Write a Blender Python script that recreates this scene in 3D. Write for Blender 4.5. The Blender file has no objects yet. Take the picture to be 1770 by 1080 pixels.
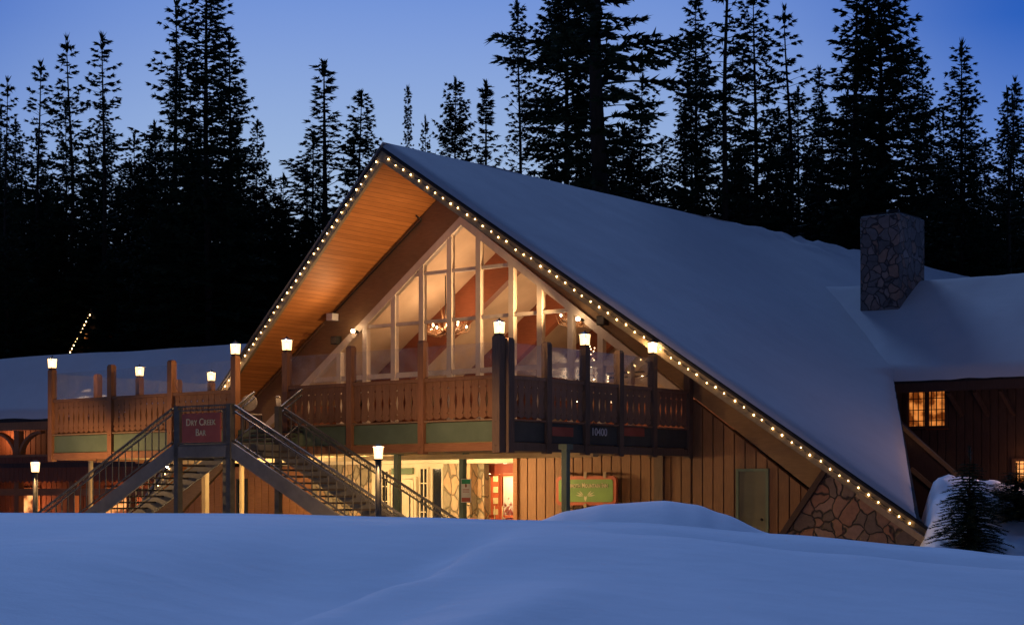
import bpy, bmesh, math, random
from mathutils import Vector, Matrix, noise
R = math.radians
sc = bpy.context.scene
COL = sc.collection

# ------------------------------------------------------------------ camera
EYE = 1.7                       # eye height over the lodge forecourt
cd = bpy.data.cameras.new('camera')
cd.sensor_width = 36.0
cd.lens = 3000 / 1770 * 36
cd.shift_y = 318 / 1770
cd.clip_start = 0.1
cd.clip_end = 3000
cam = bpy.data.objects.new('camera', cd)
COL.objects.link(cam)
cam.location = (0, 0, EYE)
cam.rotation_euler = (R(90), 0, 0)
sc.camera = cam

# ------------------------------------------------------------------ dusk sky
world = bpy.data.worlds.new('World')
sc.world = world
world.use_nodes = True
wt = world.node_tree
wt.nodes.clear()
def wn(t, **k):
    n = wt.nodes.new(t)
    for a, b in k.items(): setattr(n, a, b)
    return n
w_out = wn('ShaderNodeOutputWorld'); w_bg = wn('ShaderNodeBackground')
w_tc = wn('ShaderNodeTexCoord'); w_sep = wn('ShaderNodeSeparateXYZ')
wt.links.new(w_tc.outputs['Generated'], w_sep.inputs[0])
w_r1 = wn('ShaderNodeValToRGB')     # towards the afterglow
w_r2 = wn('ShaderNodeValToRGB')     # away from it
def ramp(node, stops):
    cr = node.color_ramp
    while len(cr.elements) > 1: cr.elements.remove(cr.elements[-1])
    cr.elements[0].position = stops[0][0]; cr.elements[0].color = (*stops[0][1], 1)
    for p, c in stops[1:]:
        e = cr.elements.new(p); e.color = (*c, 1)
w_r3 = wn('ShaderNodeValToRGB')     # the dark half behind the camera
ZEN = (.030, .066, .19)
ramp(w_r1, [(0.0, (.50, .60, .78)), (.05, (.50, .60, .78)), (.13, (.45, .57, .76)), (.19, (.33, .465, .73)), (.257, (.205, .33, .70)), (.30, (.125, .25, .66)), (.45, (.075, .16, .46)), (1.0, ZEN)])
ramp(w_r2, [(0.0, (.44, .54, .78)), (.05, (.42, .52, .78)), (.13, (.30, .42, .76)), (.19, (.13, .25, .64)), (.257, (.024, .115, .50)), (.30, (.020, .09, .44)), (.45, (.03, .085, .34)), (1.0, ZEN)])
ramp(w_r3, [(0.0, (.010, .014, .030)), (.3, (.012, .020, .050)), (.6, (.016, .032, .09)), (1.0, ZEN)])
for r_ in (w_r1, w_r2, w_r3): wt.links.new(w_sep.outputs['Z'], r_.inputs[0])
w_flat = wn('ShaderNodeVectorMath', operation='MULTIPLY'); w_flat.inputs[1].default_value = (1, 1, 0)
wt.links.new(w_tc.outputs['Generated'], w_flat.inputs[0])
w_nrm = wn('ShaderNodeVectorMath', operation='NORMALIZE'); wt.links.new(w_flat.outputs[0], w_nrm.inputs[0])
w_dot = wn('ShaderNodeVectorMath', operation='DOT_PRODUCT'); wt.links.new(w_nrm.outputs[0], w_dot.inputs[0])
w_dot.inputs[1].default_value = Vector((-.045, .999, 0)).normalized()
def w_map(a, b):
    m = wn('ShaderNodeMapRange'); m.interpolation_type = 'SMOOTHSTEP'
    m.inputs['From Min'].default_value = a; m.inputs['From Max'].default_value = b
    wt.links.new(w_dot.outputs['Value'], m.inputs['Value']); return m
w_ma = w_map(.942, 1.0); w_mb = w_map(.25, .90)
w_mixa = wn('ShaderNodeMix', data_type='RGBA'); w_mixb = wn('ShaderNodeMix', data_type='RGBA')
wt.links.new(w_ma.outputs[0], w_mixa.inputs[0]); wt.links.new(w_r2.outputs[0], w_mixa.inputs[6]); wt.links.new(w_r1.outputs[0], w_mixa.inputs[7])
wt.links.new(w_mb.outputs[0], w_mixb.inputs[0]); wt.links.new(w_r3.outputs[0], w_mixb.inputs[6]); wt.links.new(w_mixa.outputs[2], w_mixb.inputs[7])
wt.links.new(w_mixb.outputs[2], w_bg.inputs[0]); wt.links.new(w_bg.outputs[0], w_out.inputs[0])
w_bg.inputs[1].default_value = 1.0

# last light of the sunken sun: very weak, very soft, from behind the trees on the left
sl = bpy.data.lights.new('sun', 'SUN'); sl.energy = 1.0; sl.angle = R(14); sl.color = (.30, .50, 1.0)
sun = bpy.data.objects.new('sun', sl); COL.objects.link(sun)
sun.rotation_euler = Vector((.14, -.77, -.62)).to_track_quat('-Z', 'Y').to_euler()

sc.render.engine = 'CYCLES'
sc.view_settings.view_transform = 'Standard'; sc.view_settings.look = 'None'
sc.view_settings.exposure = 0.0; sc.view_settings.gamma = 1.0
sc.cycles.use_denoising = True
sc.cycles.max_bounces = 6
sc.cycles.transparent_max_bounces = 12
sc.cycles.sample_clamp_indirect = 3.0
sc.cycles.caustics_reflective = False; sc.cycles.caustics_refractive = False

# ------------------------------------------------------------------ frames and pixel helpers
A = Vector((.78, -.6255, 0)).normalized()      # along the gable wall, towards the right
B = Vector((-A.y, A.x, 0))                     # along the ridge, away
W0 = Vector((5.25, 50.86, 0))
LROT = math.atan2(A.y, A.x)
ML = Matrix.Translation(W0) @ Matrix.Rotation(LROT, 4, 'Z')     # lodge frame: x along wall, y along ridge
MLI = ML.inverted()
MW = Matrix.Identity(4)
MG = Matrix.Translation((-21, 75, 0)) @ Matrix.Rotation(math.atan2(-.539, .842), 4, 'Z')  # left wing frame
CAM = Vector((0, 0, EYE))
def ray(px, py): return Vector(((px - 885) / 3000, 1, (858 - py) / 3000))
def on(M, axis, val, px, py):
    """point where the sight line meets the plane axis=val of frame M, in that frame"""
    Mi = M.inverted(); o = Mi @ CAM; d = Mi.to_3x3() @ ray(px, py)
    k = (val - o[axis]) / d[axis]
    return o + d * k
def T(px, py, t): return on(ML, 1, t, px, py)
def N(px, py, x): return on(ML, 0, x, px, py)
def Y(px, py, y): return CAM + ray(px, py) * y

# ------------------------------------------------------------------ object helpers
WM = {}
def link(o, parent=None, mat=None):
    COL.objects.link(o)
    WM[o.name] = mat if mat is not None else Matrix.Identity(4)
    if parent is not None:
        o.parent = parent
        o.matrix_local = WM[parent.name].inverted() @ WM[o.name]
    else:
        o.matrix_world = WM[o.name]
    return o
def tag(o, label=None, cat=None, group=None, kind=None):
    if label: o['label'] = label
    if cat: o['category'] = cat
    if group: o['group'] = group
    if kind: o['kind'] = kind
    return o
def thing(name, label, cat, loc=(0, 0, 0), M=None, group=None, rz=0):
    """Empty at the base of a thing; loc in frame M"""
    M = ML if M is None else M
    o = bpy.data.objects.new(name, None); o.empty_display_size = .2
    mat = M @ Matrix.Translation(loc) @ Matrix.Rotation(rz, 4, 'Z')
    link(o, None, mat)
    return tag(o, label, cat, group)
def children(o): return list(o.children)
def copy_tree(o, mat=None, label=None, group=None):
    def rec(src, par):
        c = src.copy(); COL.objects.link(c); c.parent = par
        WM[c.name] = WM[src.name]
        for ch in list(src.children): rec(ch, c)
        return c
    r = rec(o, None)
    if mat is not None: r.matrix_world = mat; WM[r.name] = mat
    if label: r['label'] = label
    if group: r['group'] = group
    return r

class MB:
    def __init__(s, M=None): s.M = ML if M is None else M; s.v = []; s.f = []; s.sm = []
    def add(s, vs, fs, smooth=False):
        b = len(s.v); s.v += [Vector(p) for p in vs]
        for f in fs: s.f.append(tuple(b + i for i in f)); s.sm.append(smooth)
    def box(s, x0, x1, y0, y1, z0, z1):
        s.add([(x0,y0,z0),(x1,y0,z0),(x1,y1,z0),(x0,y1,z0),(x0,y0,z1),(x1,y0,z1),(x1,y1,z1),(x0,y1,z1)],
              [(0,3,2,1),(4,5,6,7),(0,1,5,4),(1,2,6,5),(2,3,7,6),(3,0,4,7)])
    def prism(s, poly, off):
        """poly: 3-D outline, extruded by vector off"""
        n = len(poly); off = Vector(off); p = [Vector(q) for q in poly]
        s.add(p + [q + off for q in p], [tuple(range(n)), tuple(range(2*n-1, n-1, -1))] + [(i, (i+1) % n, n + (i+1) % n, n + i) for i in range(n)])
    def beam(s, p, q, w, h, up=(0, 0, 1)):
        p = Vector(p); q = Vector(q); d = (q - p).normalized(); up = Vector(up)
        sd = d.cross(up)
        if sd.length < 1e-4: sd = Vector((1, 0, 0))
        sd.normalize(); u = sd.cross(d).normalized()
        a, b = sd * w / 2, u * h / 2
        s.add([p-a-b, p+a-b, p+a+b, p-a+b, q-a-b, q+a-b, q+a+b, q-a+b], [(0,3,2,1),(4,5,6,7),(0,1,5,4),(1,2,6,5),(2,3,7,6),(3,0,4,7)])
    def tube(s, pts, r, n=8, cap=True):
        pts = [Vector(p) for p in pts]; rs = r if isinstance(r, (list, tuple)) else [r] * len(pts)
        vs = []; ref = None
        for i, p in enumerate(pts):
            d = (pts[min(i+1, len(pts)-1)] - pts[max(i-1, 0)]).normalized()
            if ref is None: ref = Vector((0,0,1)) if abs(d.z) < .9 else Vector((1,0,0))
            u = d.cross(ref).normalized(); w = u.cross(d).normalized(); ref = w
            for k in range(n):
                a = 2 * math.pi * k / n
                vs.append(p + (u * math.cos(a) + w * math.sin(a)) * rs[i])
        fs = [(i*n+k, i*n+(k+1) % n, (i+1)*n+(k+1) % n, (i+1)*n+k) for i in range(len(pts)-1) for k in range(n)]
        s.add(vs, fs, True)
        if cap:
            b = len(s.v) - len(vs)
            s.f.append(tuple(b+k for k in range(n))); s.sm.append(False)
            s.f.append(tuple(b+(len(pts)-1)*n+k for k in range(n-1, -1, -1))); s.sm.append(False)
    def sphere(s, c, r, nu=10, nv=6, sz=1.0):
        c = Vector(c); vs = [c + Vector((0,0,r*sz))]
        for j in range(1, nv):
            for i in range(nu):
                t = math.pi*j/nv; a = 2*math.pi*i/nu
                vs.append(c + Vector((r*math.sin(t)*math.cos(a), r*math.sin(t)*math.sin(a), r*sz*math.cos(t))))
        vs.append(c - Vector((0,0,r*sz)))
        fs = [(0, 1+i, 1+(i+1) % nu) for i in range(nu)]
        for j in range(nv-2):
            fs += [(1+j*nu+i, 1+(j+1)*nu+i, 1+(j+1)*nu+(i+1) % nu, 1+j*nu+(i+1) % nu) for i in range(nu)]
        L = len(vs)-1
        fs += [(L, 1+(nv-2)*nu+(i+1) % nu, 1+(nv-2)*nu+i) for i in range(nu)]
        s.add(vs, fs, True)
    def build(s, name, mat, parent=None, bevel=0):
        me = bpy.data.meshes.new(name)
        pm = WM[parent.name] if parent is not None else None
        # object origin: parent's frame (or the first vertex' base when top level)
        if pm is None:
            vw = [s.M @ v for v in s.v]
            c = sum(vw, Vector()) / len(vw); zmin = min(v.z for v in vw)
            om = Matrix.Translation((c.x, c.y, zmin)) @ Matrix.Rotation(s.M.to_euler().z, 4, 'Z')
        else: om = pm
        K = om.inverted() @ s.M
        me.from_pydata([K @ v for v in s.v], [], s.f)
        me.polygons.foreach_set('use_smooth', s.sm)
        me.materials.append(mat)
        bm = bmesh.new(); bm.from_mesh(me); bmesh.ops.recalc_face_normals(bm, faces=bm.faces)
        bm.to_mesh(me); bm.free(); me.update()
        o = bpy.data.objects.new(name, me)
        link(o, parent, om)
        if bevel:
            md = o.modifiers.new('bevel', 'BEVEL'); md.width = bevel; md.segments = 1; md.limit_method = 'ANGLE'
        return o

# ------------------------------------------------------------------ materials
MATS = {}
def nt(name):
    m = bpy.data.materials.new(name); m.use_nodes = True
    t = m.node_tree; b = t.nodes['Principled BSDF']; MATS[name] = m
    return m, t, b
def mk(t, ty, **k):
    n = t.nodes.new(ty)
    for a, v in k.items(): setattr(n, a, v)
    return n
def coords(t, scale=(1, 1, 1), rot=(0, 0, 0), kind='Object'):
    c = mk(t, 'ShaderNodeTexCoord'); m = mk(t, 'ShaderNodeMapping')
    t.links.new(c.outputs[kind], m.inputs[0]); m.inputs['Scale'].default_value = scale; m.inputs['Rotation'].default_value = rot
    return m.outputs[0]
def rough_noise(name, c1, c2, scale=3, stretch=(1, 1, 1), rough=.7, bump=.15, detail=6, spec=.3, bdist=.02, rot=(0,0,0), metallic=0):
    m, t, b = nt(name)
    v = coords(t, stretch, rot)
    n = mk(t, 'ShaderNodeTexNoise'); n.inputs['Scale'].default_value = scale; n.inputs['Detail'].default_value = detail; n.inputs['Roughness'].default_value = .62
    t.links.new(v, n.inputs['Vector'])
    r = mk(t, 'ShaderNodeValToRGB'); ramp(r, [(.3, c1), (.7, c2)])
    t.links.new(n.outputs['Fac'], r.inputs[0])
    # second, large-scale weathering
    v2 = coords(t, (.35, .35, .35)); n2 = mk(t, 'ShaderNodeTexNoise'); n2.inputs['Scale'].default_value = 1.3; n2.inputs['Detail'].default_value = 4
    t.links.new(v2, n2.inputs['Vector'])
    mr = mk(t, 'ShaderNodeMapRange'); mr.inputs['From Min'].default_value = .3; mr.inputs['From Max'].default_value = .7; mr.inputs['To Min'].default_value = .78; mr.inputs['To Max'].default_value = 1.15
    t.links.new(n2.outputs['Fac'], mr.inputs['Value'])
    mx = mk(t, 'ShaderNodeMix', data_type='RGBA', blend_type='MULTIPLY'); mx.inputs[0].default_value = 1
    t.links.new(r.outputs[0], mx.inputs[6]); t.links.new(mr.outputs[0], mx.inputs[7])
    t.links.new(mx.outputs[2], b.inputs['Base Color'])
    b.inputs['Roughness'].default_value = rough; b.inputs['Specular IOR Level'].default_value = spec; b.inputs['Metallic'].default_value = metallic
    if bump:
        bp = mk(t, 'ShaderNodeBump'); bp.inputs['Strength'].default_value = bump; bp.inputs['Distance'].default_value = bdist
        t.links.new(n.outputs['Fac'], bp.inputs['Height']); t.links.new(bp.outputs[0], b.inputs['Normal'])
    return m
VERT = (9, 9, .7)      # grain running up
HORX = (.7, 9, 9)
siding_m = rough_noise('board_siding', (.19, .095, .045), (.30, .155, .078), 4, VERT, .75, .25)
rail_m = rough_noise('railing_wood', (.18, .078, .032), (.28, .13, .055), 5, VERT, .7, .25)
right_rail_m = rough_noise('right_face_railing_wood', (.21, .115, .065), (.31, .17, .10), 5, VERT, .75, .25)  # rail wood copy, lightened to make up for the unlit right face
post_m = rough_noise('post_wood', (.21, .088, .036), (.32, .14, .058), 4, VERT, .7, .2)
dark_post_m = rough_noise('dark_post_wood', (.11, .070, .046), (.19, .12, .078), 4, VERT, .75, .2)  # post wood copy, the right face's shade put into its darker colour
beam_m = rough_noise('beam_wood', (.24, .10, .040), (.34, .15, .062), 4, HORX, .7, .2)
trim_m = rough_noise('barge_board', (.22, .13, .062), (.29, .175, .085), 3, (1, 6, 6), .7, .12)
fascia_m = rough_noise('fascia_paint', (.19, .15, .09), (.27, .21, .13), 4, (1, 5, 5), .65, .12)
frame_m = rough_noise('window_frame_paint', (.62, .50, .38), (.72, .60, .46), 2, (2, 2, 1), .5, .05)
cream_m = rough_noise('cream_paint', (.62, .50, .32), (.70, .57, .38), 1.5, (1, 1, 1), .55, .04)
under_m = rough_noise('deck_underside_paint', (.42, .30, .14), (.52, .38, .19), 2, (1, 6, 1), .6, .08)
green_m = rough_noise('green_panel_paint', (.10, .135, .075), (.15, .19, .11), 1.2, (1, 1, 1), .6, .06)
slate_m = rough_noise('slate_panel_paint', (.055, .056, .045), (.085, .085, .068), 1.5, (1, 1, 1), .65, .06)
col_m = rough_noise('column_green_paint', (.11, .15, .10), (.16, .21, .15), 2, (2, 2, .5), .5, .05)
metal_m = rough_noise('dark_steel', (.075, .070, .054), (.13, .12, .094), 5, (1, 1, 1), .45, .05, metallic=.2)
stair_m = rough_noise('stair_paint', (.14, .13, .105), (.20, .185, .15), 3, (1, 1, 1), .55, .08)
tread_m = rough_noise('stair_tread', (.045, .035, .028), (.09, .07, .055), 6, (1, 4, 1), .7, .1)
shingle_m = rough_noise('roof_edge', (.012, .012, .014), (.03, .03, .032), 12, (1, 1, 1), .85, .3)
int_wall_m = rough_noise('interior_plaster', (.66, .49, .33), (.72, .55, .38), 1.2, (1, 1, 1), .8, .03)
int_beam_m = rough_noise('interior_rafter', (.20, .062, .028), (.28, .09, .042), 3, (1, 8, 8), .5, .1)
int_floor_m = rough_noise('interior_floor', (.10, .04, .02), (.16, .07, .035), 3, (1, 6, 1), .4, .05)
door_m = rough_noise('door_paint', (.13, .122, .075), (.17, .155, .10), 1.5, (1, 1, 1), .5, .04)
red_m = rough_noise('red_sign_paint', (.34, .075, .045), (.42, .10, .06), 2, (1, 1, 1), .5, .05)
redframe_m = rough_noise('red_frame_paint', (.42, .085, .035), (.52, .12, .05), 3, (1, 1, 1), .5, .06)
signgreen_m = rough_noise('sign_green_paint', (.16, .27, .055), (.20, .33, .075), 1.5, (1, 1, 1), .5, .04)
gold_m = rough_noise('sign_lettering', (.60, .52, .28), (.70, .62, .36), 4, (1, 1, 1), .45, .02)
white_m = rough_noise('white_sign_paint', (.62, .60, .55), (.72, .70, .66), 3, (1, 1, 1), .5, .03)
bright_green_m = rough_noise('bright_green_paint', (.015, .22, .09), (.02, .28, .12), 3, (1, 1, 1), .5, .03)
dark_m = rough_noise('dark_fitting', (.02, .018, .016), (.04, .036, .03), 5, (1, 1, 1), .6, .05)
copper_m = rough_noise('bracket_wood', (.30, .20, .11), (.40, .28, .16), 5, (1, 1, 1), .6, .1)
wingwood_m = rough_noise('reddish_boards', (.14, .045, .022), (.22, .075, .036), 4, VERT, .75, .25)
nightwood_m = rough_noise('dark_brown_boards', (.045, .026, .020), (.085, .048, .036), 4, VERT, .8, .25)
bark_m = rough_noise('bark', (.018, .012, .009), (.045, .032, .024), 3, (3, 3, .5), .9, .5, bdist=.06)
needle_m = rough_noise('needles', (.010, .020, .010), (.035, .055, .026), 1.5, (1, 1, 1), .8, 0, spec=.15)
needle2_m = rough_noise('pale_needles', (.022, .036, .026), (.060, .085, .058), 1.5, (1, 1, 1), .8, 0, spec=.15)
wicker_m = rough_noise('wicker', (.40, .34, .26), (.55, .48, .38), 8, (1, 1, 1), .7, .2)
antler_m = rough_noise('antler', (.45, .25, .13), (.60, .36, .20), 6, (1, 1, 1), .5, .1)

def emit(name, col, strength):
    m, t, b = nt(name)
    b.inputs['Base Color'].default_value = (*col, 1); b.inputs['Emission Color'].default_value = (*col, 1)
    b.inputs['Emission Strength'].default_value = strength; b.inputs['Roughness'].default_value = .4
    return m
LANT = (1.0, .60, .28)
def frosted(name, col, strength, see=.55):
    m = bpy.data.materials.new(name); m.use_nodes = True; t = m.node_tree; t.nodes.clear()
    o = mk(t, 'ShaderNodeOutputMaterial'); tr = mk(t, 'ShaderNodeBsdfTransparent'); e = mk(t, 'ShaderNodeEmission'); mx = mk(t, 'ShaderNodeMixShader')
    e.inputs[0].default_value = (*col, 1); e.inputs[1].default_value = strength; mx.inputs[0].default_value = 1-see
    t.links.new(tr.outputs[0], mx.inputs[1]); t.links.new(e.outputs[0], mx.inputs[2]); t.links.new(mx.outputs[0], o.inputs[0])
    return m
lantern_m = frosted('lantern_glass', (1.0, .58, .23), 5.5)
filament_m = emit('lantern_bulb', (1.0, .78, .50), 12)
bulb_m = emit('string_bulb', (1.0, .60, .24), 18)
flood_m = emit('flood_glow', (1.0, .70, .42), 60)
can_m = emit('ceiling_lamp_glow', (1.0, .72, .36), 14)
chand_m = emit('chandelier_bulb', (1.0, .66, .36), 14)
def lit_window(name, c, s):
    m, t, b = nt(name)
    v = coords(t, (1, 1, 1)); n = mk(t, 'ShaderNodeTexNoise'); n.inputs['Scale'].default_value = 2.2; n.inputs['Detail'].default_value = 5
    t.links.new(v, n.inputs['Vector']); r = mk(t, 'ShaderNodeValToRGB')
    ramp(r, [(.42, (c[0]*.18, c[1]*.12, c[2]*.08)), (.56, c), (.7, (min(1, c[0]*1.1), min(1, c[1]*1.35), c[2]*1.6))])  # dark patches paint a tree's reflection into the lit pane
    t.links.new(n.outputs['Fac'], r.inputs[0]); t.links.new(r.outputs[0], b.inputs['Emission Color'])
    b.inputs['Emission Strength'].default_value = s; b.inputs['Base Color'].default_value = (.02, .01, .01, 1); b.inputs['Roughness'].default_value = .15
    return m
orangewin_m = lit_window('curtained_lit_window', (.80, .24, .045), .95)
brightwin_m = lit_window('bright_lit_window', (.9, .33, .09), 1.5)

def glass(name, refl=.10, tint=(1, 1, 1), rough=.02, haze=0.0):
    m = bpy.data.materials.new(name); m.use_nodes = True; t = m.node_tree; t.nodes.clear()
    o = mk(t, 'ShaderNodeOutputMaterial'); tr = mk(t, 'ShaderNodeBsdfTransparent'); g = mk(t, 'ShaderNodeBsdfGlossy'); mx = mk(t, 'ShaderNodeMixShader')
    tr.inputs[0].default_value = (*tint, 1); g.inputs['Roughness'].default_value = rough
    lw = mk(t, 'ShaderNodeLayerWeight'); lw.inputs['Blend'].default_value = .2
    mr = mk(t, 'ShaderNodeMapRange'); mr.inputs['To Min'].default_value = refl; mr.inputs['To Max'].default_value = .45
    t.links.new(lw.outputs['Fresnel'], mr.inputs['Value']); t.links.new(mr.outputs[0], mx.inputs[0])
    t.links.new(tr.outputs[0], mx.inputs[1]); t.links.new(g.outputs[0], mx.inputs[2])
    if haze:  # diffuse film put in for the pale reflection on the screens
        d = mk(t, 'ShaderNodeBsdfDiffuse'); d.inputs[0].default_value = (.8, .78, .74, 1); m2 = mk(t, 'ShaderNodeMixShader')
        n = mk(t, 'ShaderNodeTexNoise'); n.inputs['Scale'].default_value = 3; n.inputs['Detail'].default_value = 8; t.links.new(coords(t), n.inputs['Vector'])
        q = mk(t, 'ShaderNodeMapRange'); q.inputs['From Min'].default_value = .35; q.inputs['From Max'].default_value = .8; q.inputs['To Min'].default_value = haze*.3; q.inputs['To Max'].default_value = haze*2
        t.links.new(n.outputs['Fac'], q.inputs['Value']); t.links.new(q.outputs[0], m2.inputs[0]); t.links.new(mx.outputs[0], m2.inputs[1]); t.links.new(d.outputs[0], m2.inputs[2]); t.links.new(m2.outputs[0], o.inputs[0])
    else: t.links.new(mx.outputs[0], o.inputs[0])
    return m
pane_m = glass('window_pane', .02, (.97, .95, .92))
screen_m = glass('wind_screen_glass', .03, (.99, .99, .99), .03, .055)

def stone(name, c_lo, c_hi, mortar, scale, stretch=(1, 1, 1)):
    m, t, b = nt(name)
    v = coords(t, stretch)
    nz = mk(t, 'ShaderNodeTexNoise'); nz.inputs['Scale'].default_value = 1.6; t.links.new(v, nz.inputs['Vector'])
    ad = mk(t, 'ShaderNodeVectorMath', operation='MULTIPLY_ADD'); t.links.new(nz.outputs['Color'], ad.inputs[0]); ad.inputs[1].default_value = (.55, .55, .55); t.links.new(v, ad.inputs[2])
    ve = mk(t, 'ShaderNodeTexVoronoi', feature='DISTANCE_TO_EDGE'); ve.inputs['Scale'].default_value = scale
    vc = mk(t, 'ShaderNodeTexVoronoi', feature='F1'); vc.inputs['Scale'].default_value = scale
    t.links.new(ad.outputs[0], ve.inputs['Vector']); t.links.new(ad.outputs[0], vc.inputs['Vector'])
    bw = mk(t, 'ShaderNodeSeparateColor'); t.links.new(vc.outputs['Color'], bw.inputs[0])
    r = mk(t, 'ShaderNodeValToRGB'); ramp(r, [(0, c_lo), (.45, tuple((a+b)/2 for a, b in zip(c_lo, c_hi))), (.62, (c_hi[0], c_hi[1]*.72, c_hi[2]*.55)), (1, c_hi)])
    t.links.new(bw.outputs[0], r.inputs[0])
    n2 = mk(t, 'ShaderNodeTexNoise'); n2.inputs['Scale'].default_value = 9; n2.inputs['Detail'].default_value = 8; t.links.new(v, n2.inputs['Vector'])
    mr = mk(t, 'ShaderNodeMapRange'); mr.inputs['To Min'].default_value = .6; mr.inputs['To Max'].default_value = 1.4; t.links.new(n2.outputs['Fac'], mr.inputs['Value'])
    mm = mk(t, 'ShaderNodeMix', data_type='RGBA', blend_type='MULTIPLY'); mm.inputs[0].default_value = 1
    t.links.new(r.outputs[0], mm.inputs[6]); t.links.new(mr.outputs[0], mm.inputs[7])
    e = mk(t, 'ShaderNodeMapRange'); e.inputs['From Min'].default_value = .010; e.inputs['From Max'].default_value = .060; t.links.new(ve.outputs['Distance'], e.inputs['Value'])
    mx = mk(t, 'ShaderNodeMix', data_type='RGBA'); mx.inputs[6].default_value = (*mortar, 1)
    t.links.new(e.outputs[0], mx.inputs[0]); t.links.new(mm.outputs[2], mx.inputs[7]); t.links.new(mx.outputs[2], b.inputs['Base Color'])
    h = mk(t, 'ShaderNodeMath', operation='MULTIPLY_ADD'); t.links.new(n2.outputs['Fac'], h.inputs[0]); h.inputs[1].default_value = .25; t.links.new(e.outputs[0], h.inputs[2])
    bp = mk(t, 'ShaderNodeBump'); bp.inputs['Strength'].default_value = .9; bp.inputs['Distance'].default_value = .06
    t.links.new(h.outputs[0], bp.inputs['Height']); t.links.new(bp.outputs[0], b.inputs['Normal']); b.inputs['Roughness'].default_value = .8
    return m
stone_m = stone('field_stone', (.12, .085, .065), (.30, .19, .14), (.040, .030, .024), 2.2)
chimney_m = stone('chimney_stone', (.10, .10, .105), (.25, .225, .22), (.045, .042, .044), 2.8)
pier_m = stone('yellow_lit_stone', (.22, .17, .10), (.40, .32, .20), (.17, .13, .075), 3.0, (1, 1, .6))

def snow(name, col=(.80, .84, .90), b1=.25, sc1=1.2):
    m, t, b = nt(name)
    v = coords(t); n = mk(t, 'ShaderNodeTexNoise'); n.inputs['Scale'].default_value = sc1; n.inputs['Detail'].default_value = 9; n.inputs['Roughness'].default_value = .55
    t.links.new(v, n.inputs['Vector'])
    r = mk(t, 'ShaderNodeValToRGB'); ramp(r, [(.25, tuple(c*.94 for c in col)), (.75, col)]); t.links.new(n.outputs['Fac'], r.inputs[0]); t.links.new(r.outputs[0], b.inputs['Base Color'])
    b.inputs['Roughness'].default_value = .75; b.inputs['Specular IOR Level'].default_value = .15
    n3 = mk(t, 'ShaderNodeTexNoise'); n3.inputs['Scale'].default_value = sc1*14; n3.inputs['Detail'].default_value = 6; t.links.new(v, n3.inputs['Vector'])
    ad = mk(t, 'ShaderNodeMath', operation='MULTIPLY_ADD'); t.links.new(n3.outputs['Fac'], ad.inputs[0]); ad.inputs[1].default_value = .16; t.links.new(n.outputs['Fac'], ad.inputs[2])
    bp = mk(t, 'ShaderNodeBump'); bp.inputs['Strength'].default_value = b1; bp.inputs['Distance'].default_value = .05
    t.links.new(ad.outputs[0], bp.inputs['Height']); t.links.new(bp.outputs[0], b.inputs['Normal'])
    return m
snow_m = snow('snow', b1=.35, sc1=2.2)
roofsnow_m = snow('roof_snow', (.66, .63, .62), b1=.3, sc1=1.4)  # duller, warmer snow copy: dim light and warm bounce put into its colour
def soffit_mat():
    m, t, b = nt('soffit_boards')
    v = coords(t, (1, 1, 1))
    # tongue and groove boards running along the gable slope's rows: thin dark joints every 13 cm along y
    sp = mk(t, 'ShaderNodeSeparateXYZ'); t.links.new(v, sp.inputs[0])
    w = mk(t, 'ShaderNodeMath', operation='MULTIPLY'); w.inputs[1].default_value = 1/.16; t.links.new(sp.outputs['X'], w.inputs[0])
    fr = mk(t, 'ShaderNodeMath', operation='FRACT'); t.links.new(w.outputs[0], fr.inputs[0])
    fl = mk(t, 'ShaderNodeMath', operation='FLOOR'); t.links.new(w.outputs[0], fl.inputs[0])
    wn_ = mk(t, 'ShaderNodeTexWhiteNoise', noise_dimensions='1D'); t.links.new(fl.outputs[0], wn_.inputs['W'])
    n = mk(t, 'ShaderNodeTexNoise'); n.inputs['Scale'].default_value = 2; n.inputs['Detail'].default_value = 6
    v3 = coords(t, (8, .8, 8)); t.links.new(v3, n.inputs['Vector'])
    s1 = mk(t, 'ShaderNodeMath', operation='MULTIPLY_ADD'); t.links.new(wn_.outputs['Value'], s1.inputs[0]); s1.inputs[1].default_value = .35; t.links.new(n.outputs['Fac'], s1.inputs[2])
    r = mk(t, 'ShaderNodeValToRGB'); ramp(r, [(.35, (.37, .13, .030)), (.95, (.52, .20, .052))]); t.links.new(s1.outputs[0], r.inputs[0])
    g = mk(t, 'ShaderNodeMath', operation='GREATER_THAN'); g.inputs[1].default_value = .07; t.links.new(fr.outputs[0], g.inputs[0])
    mx = mk(t, 'ShaderNodeMix', data_type='RGBA'); mx.inputs[6].default_value = (.12, .045, .015, 1); t.links.new(g.outputs[0], mx.inputs[0]); t.links.new(r.outputs[0], mx.inputs[7])
    t.links.new(mx.outputs[2], b.inputs['Base Color']); b.inputs['Roughness'].default_value = .6
    return m
soffit_m = soffit_mat()

def point(name, loc, power, col=LANT, rad=.1, M=None, parent=None, spot=None):
    M = ML if M is None else M
    l = bpy.data.lights.new(name, 'SPOT' if spot else 'POINT'); l.energy = power; l.color = col; l.shadow_soft_size = rad
    o = bpy.data.objects.new(name, l)
    mat = M @ Matrix.Translation(loc)
    if spot:
        d = (M.to_3x3() @ (Vector(spot[0]) - Vector(loc))).normalized()
        mat = Matrix.Translation(mat.translation) @ d.to_track_quat('-Z', 'Y').to_matrix().to_4x4()
        l.spot_size = R(spot[1]); l.spot_blend = .9
    link(o, parent, mat)
    return o

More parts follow.
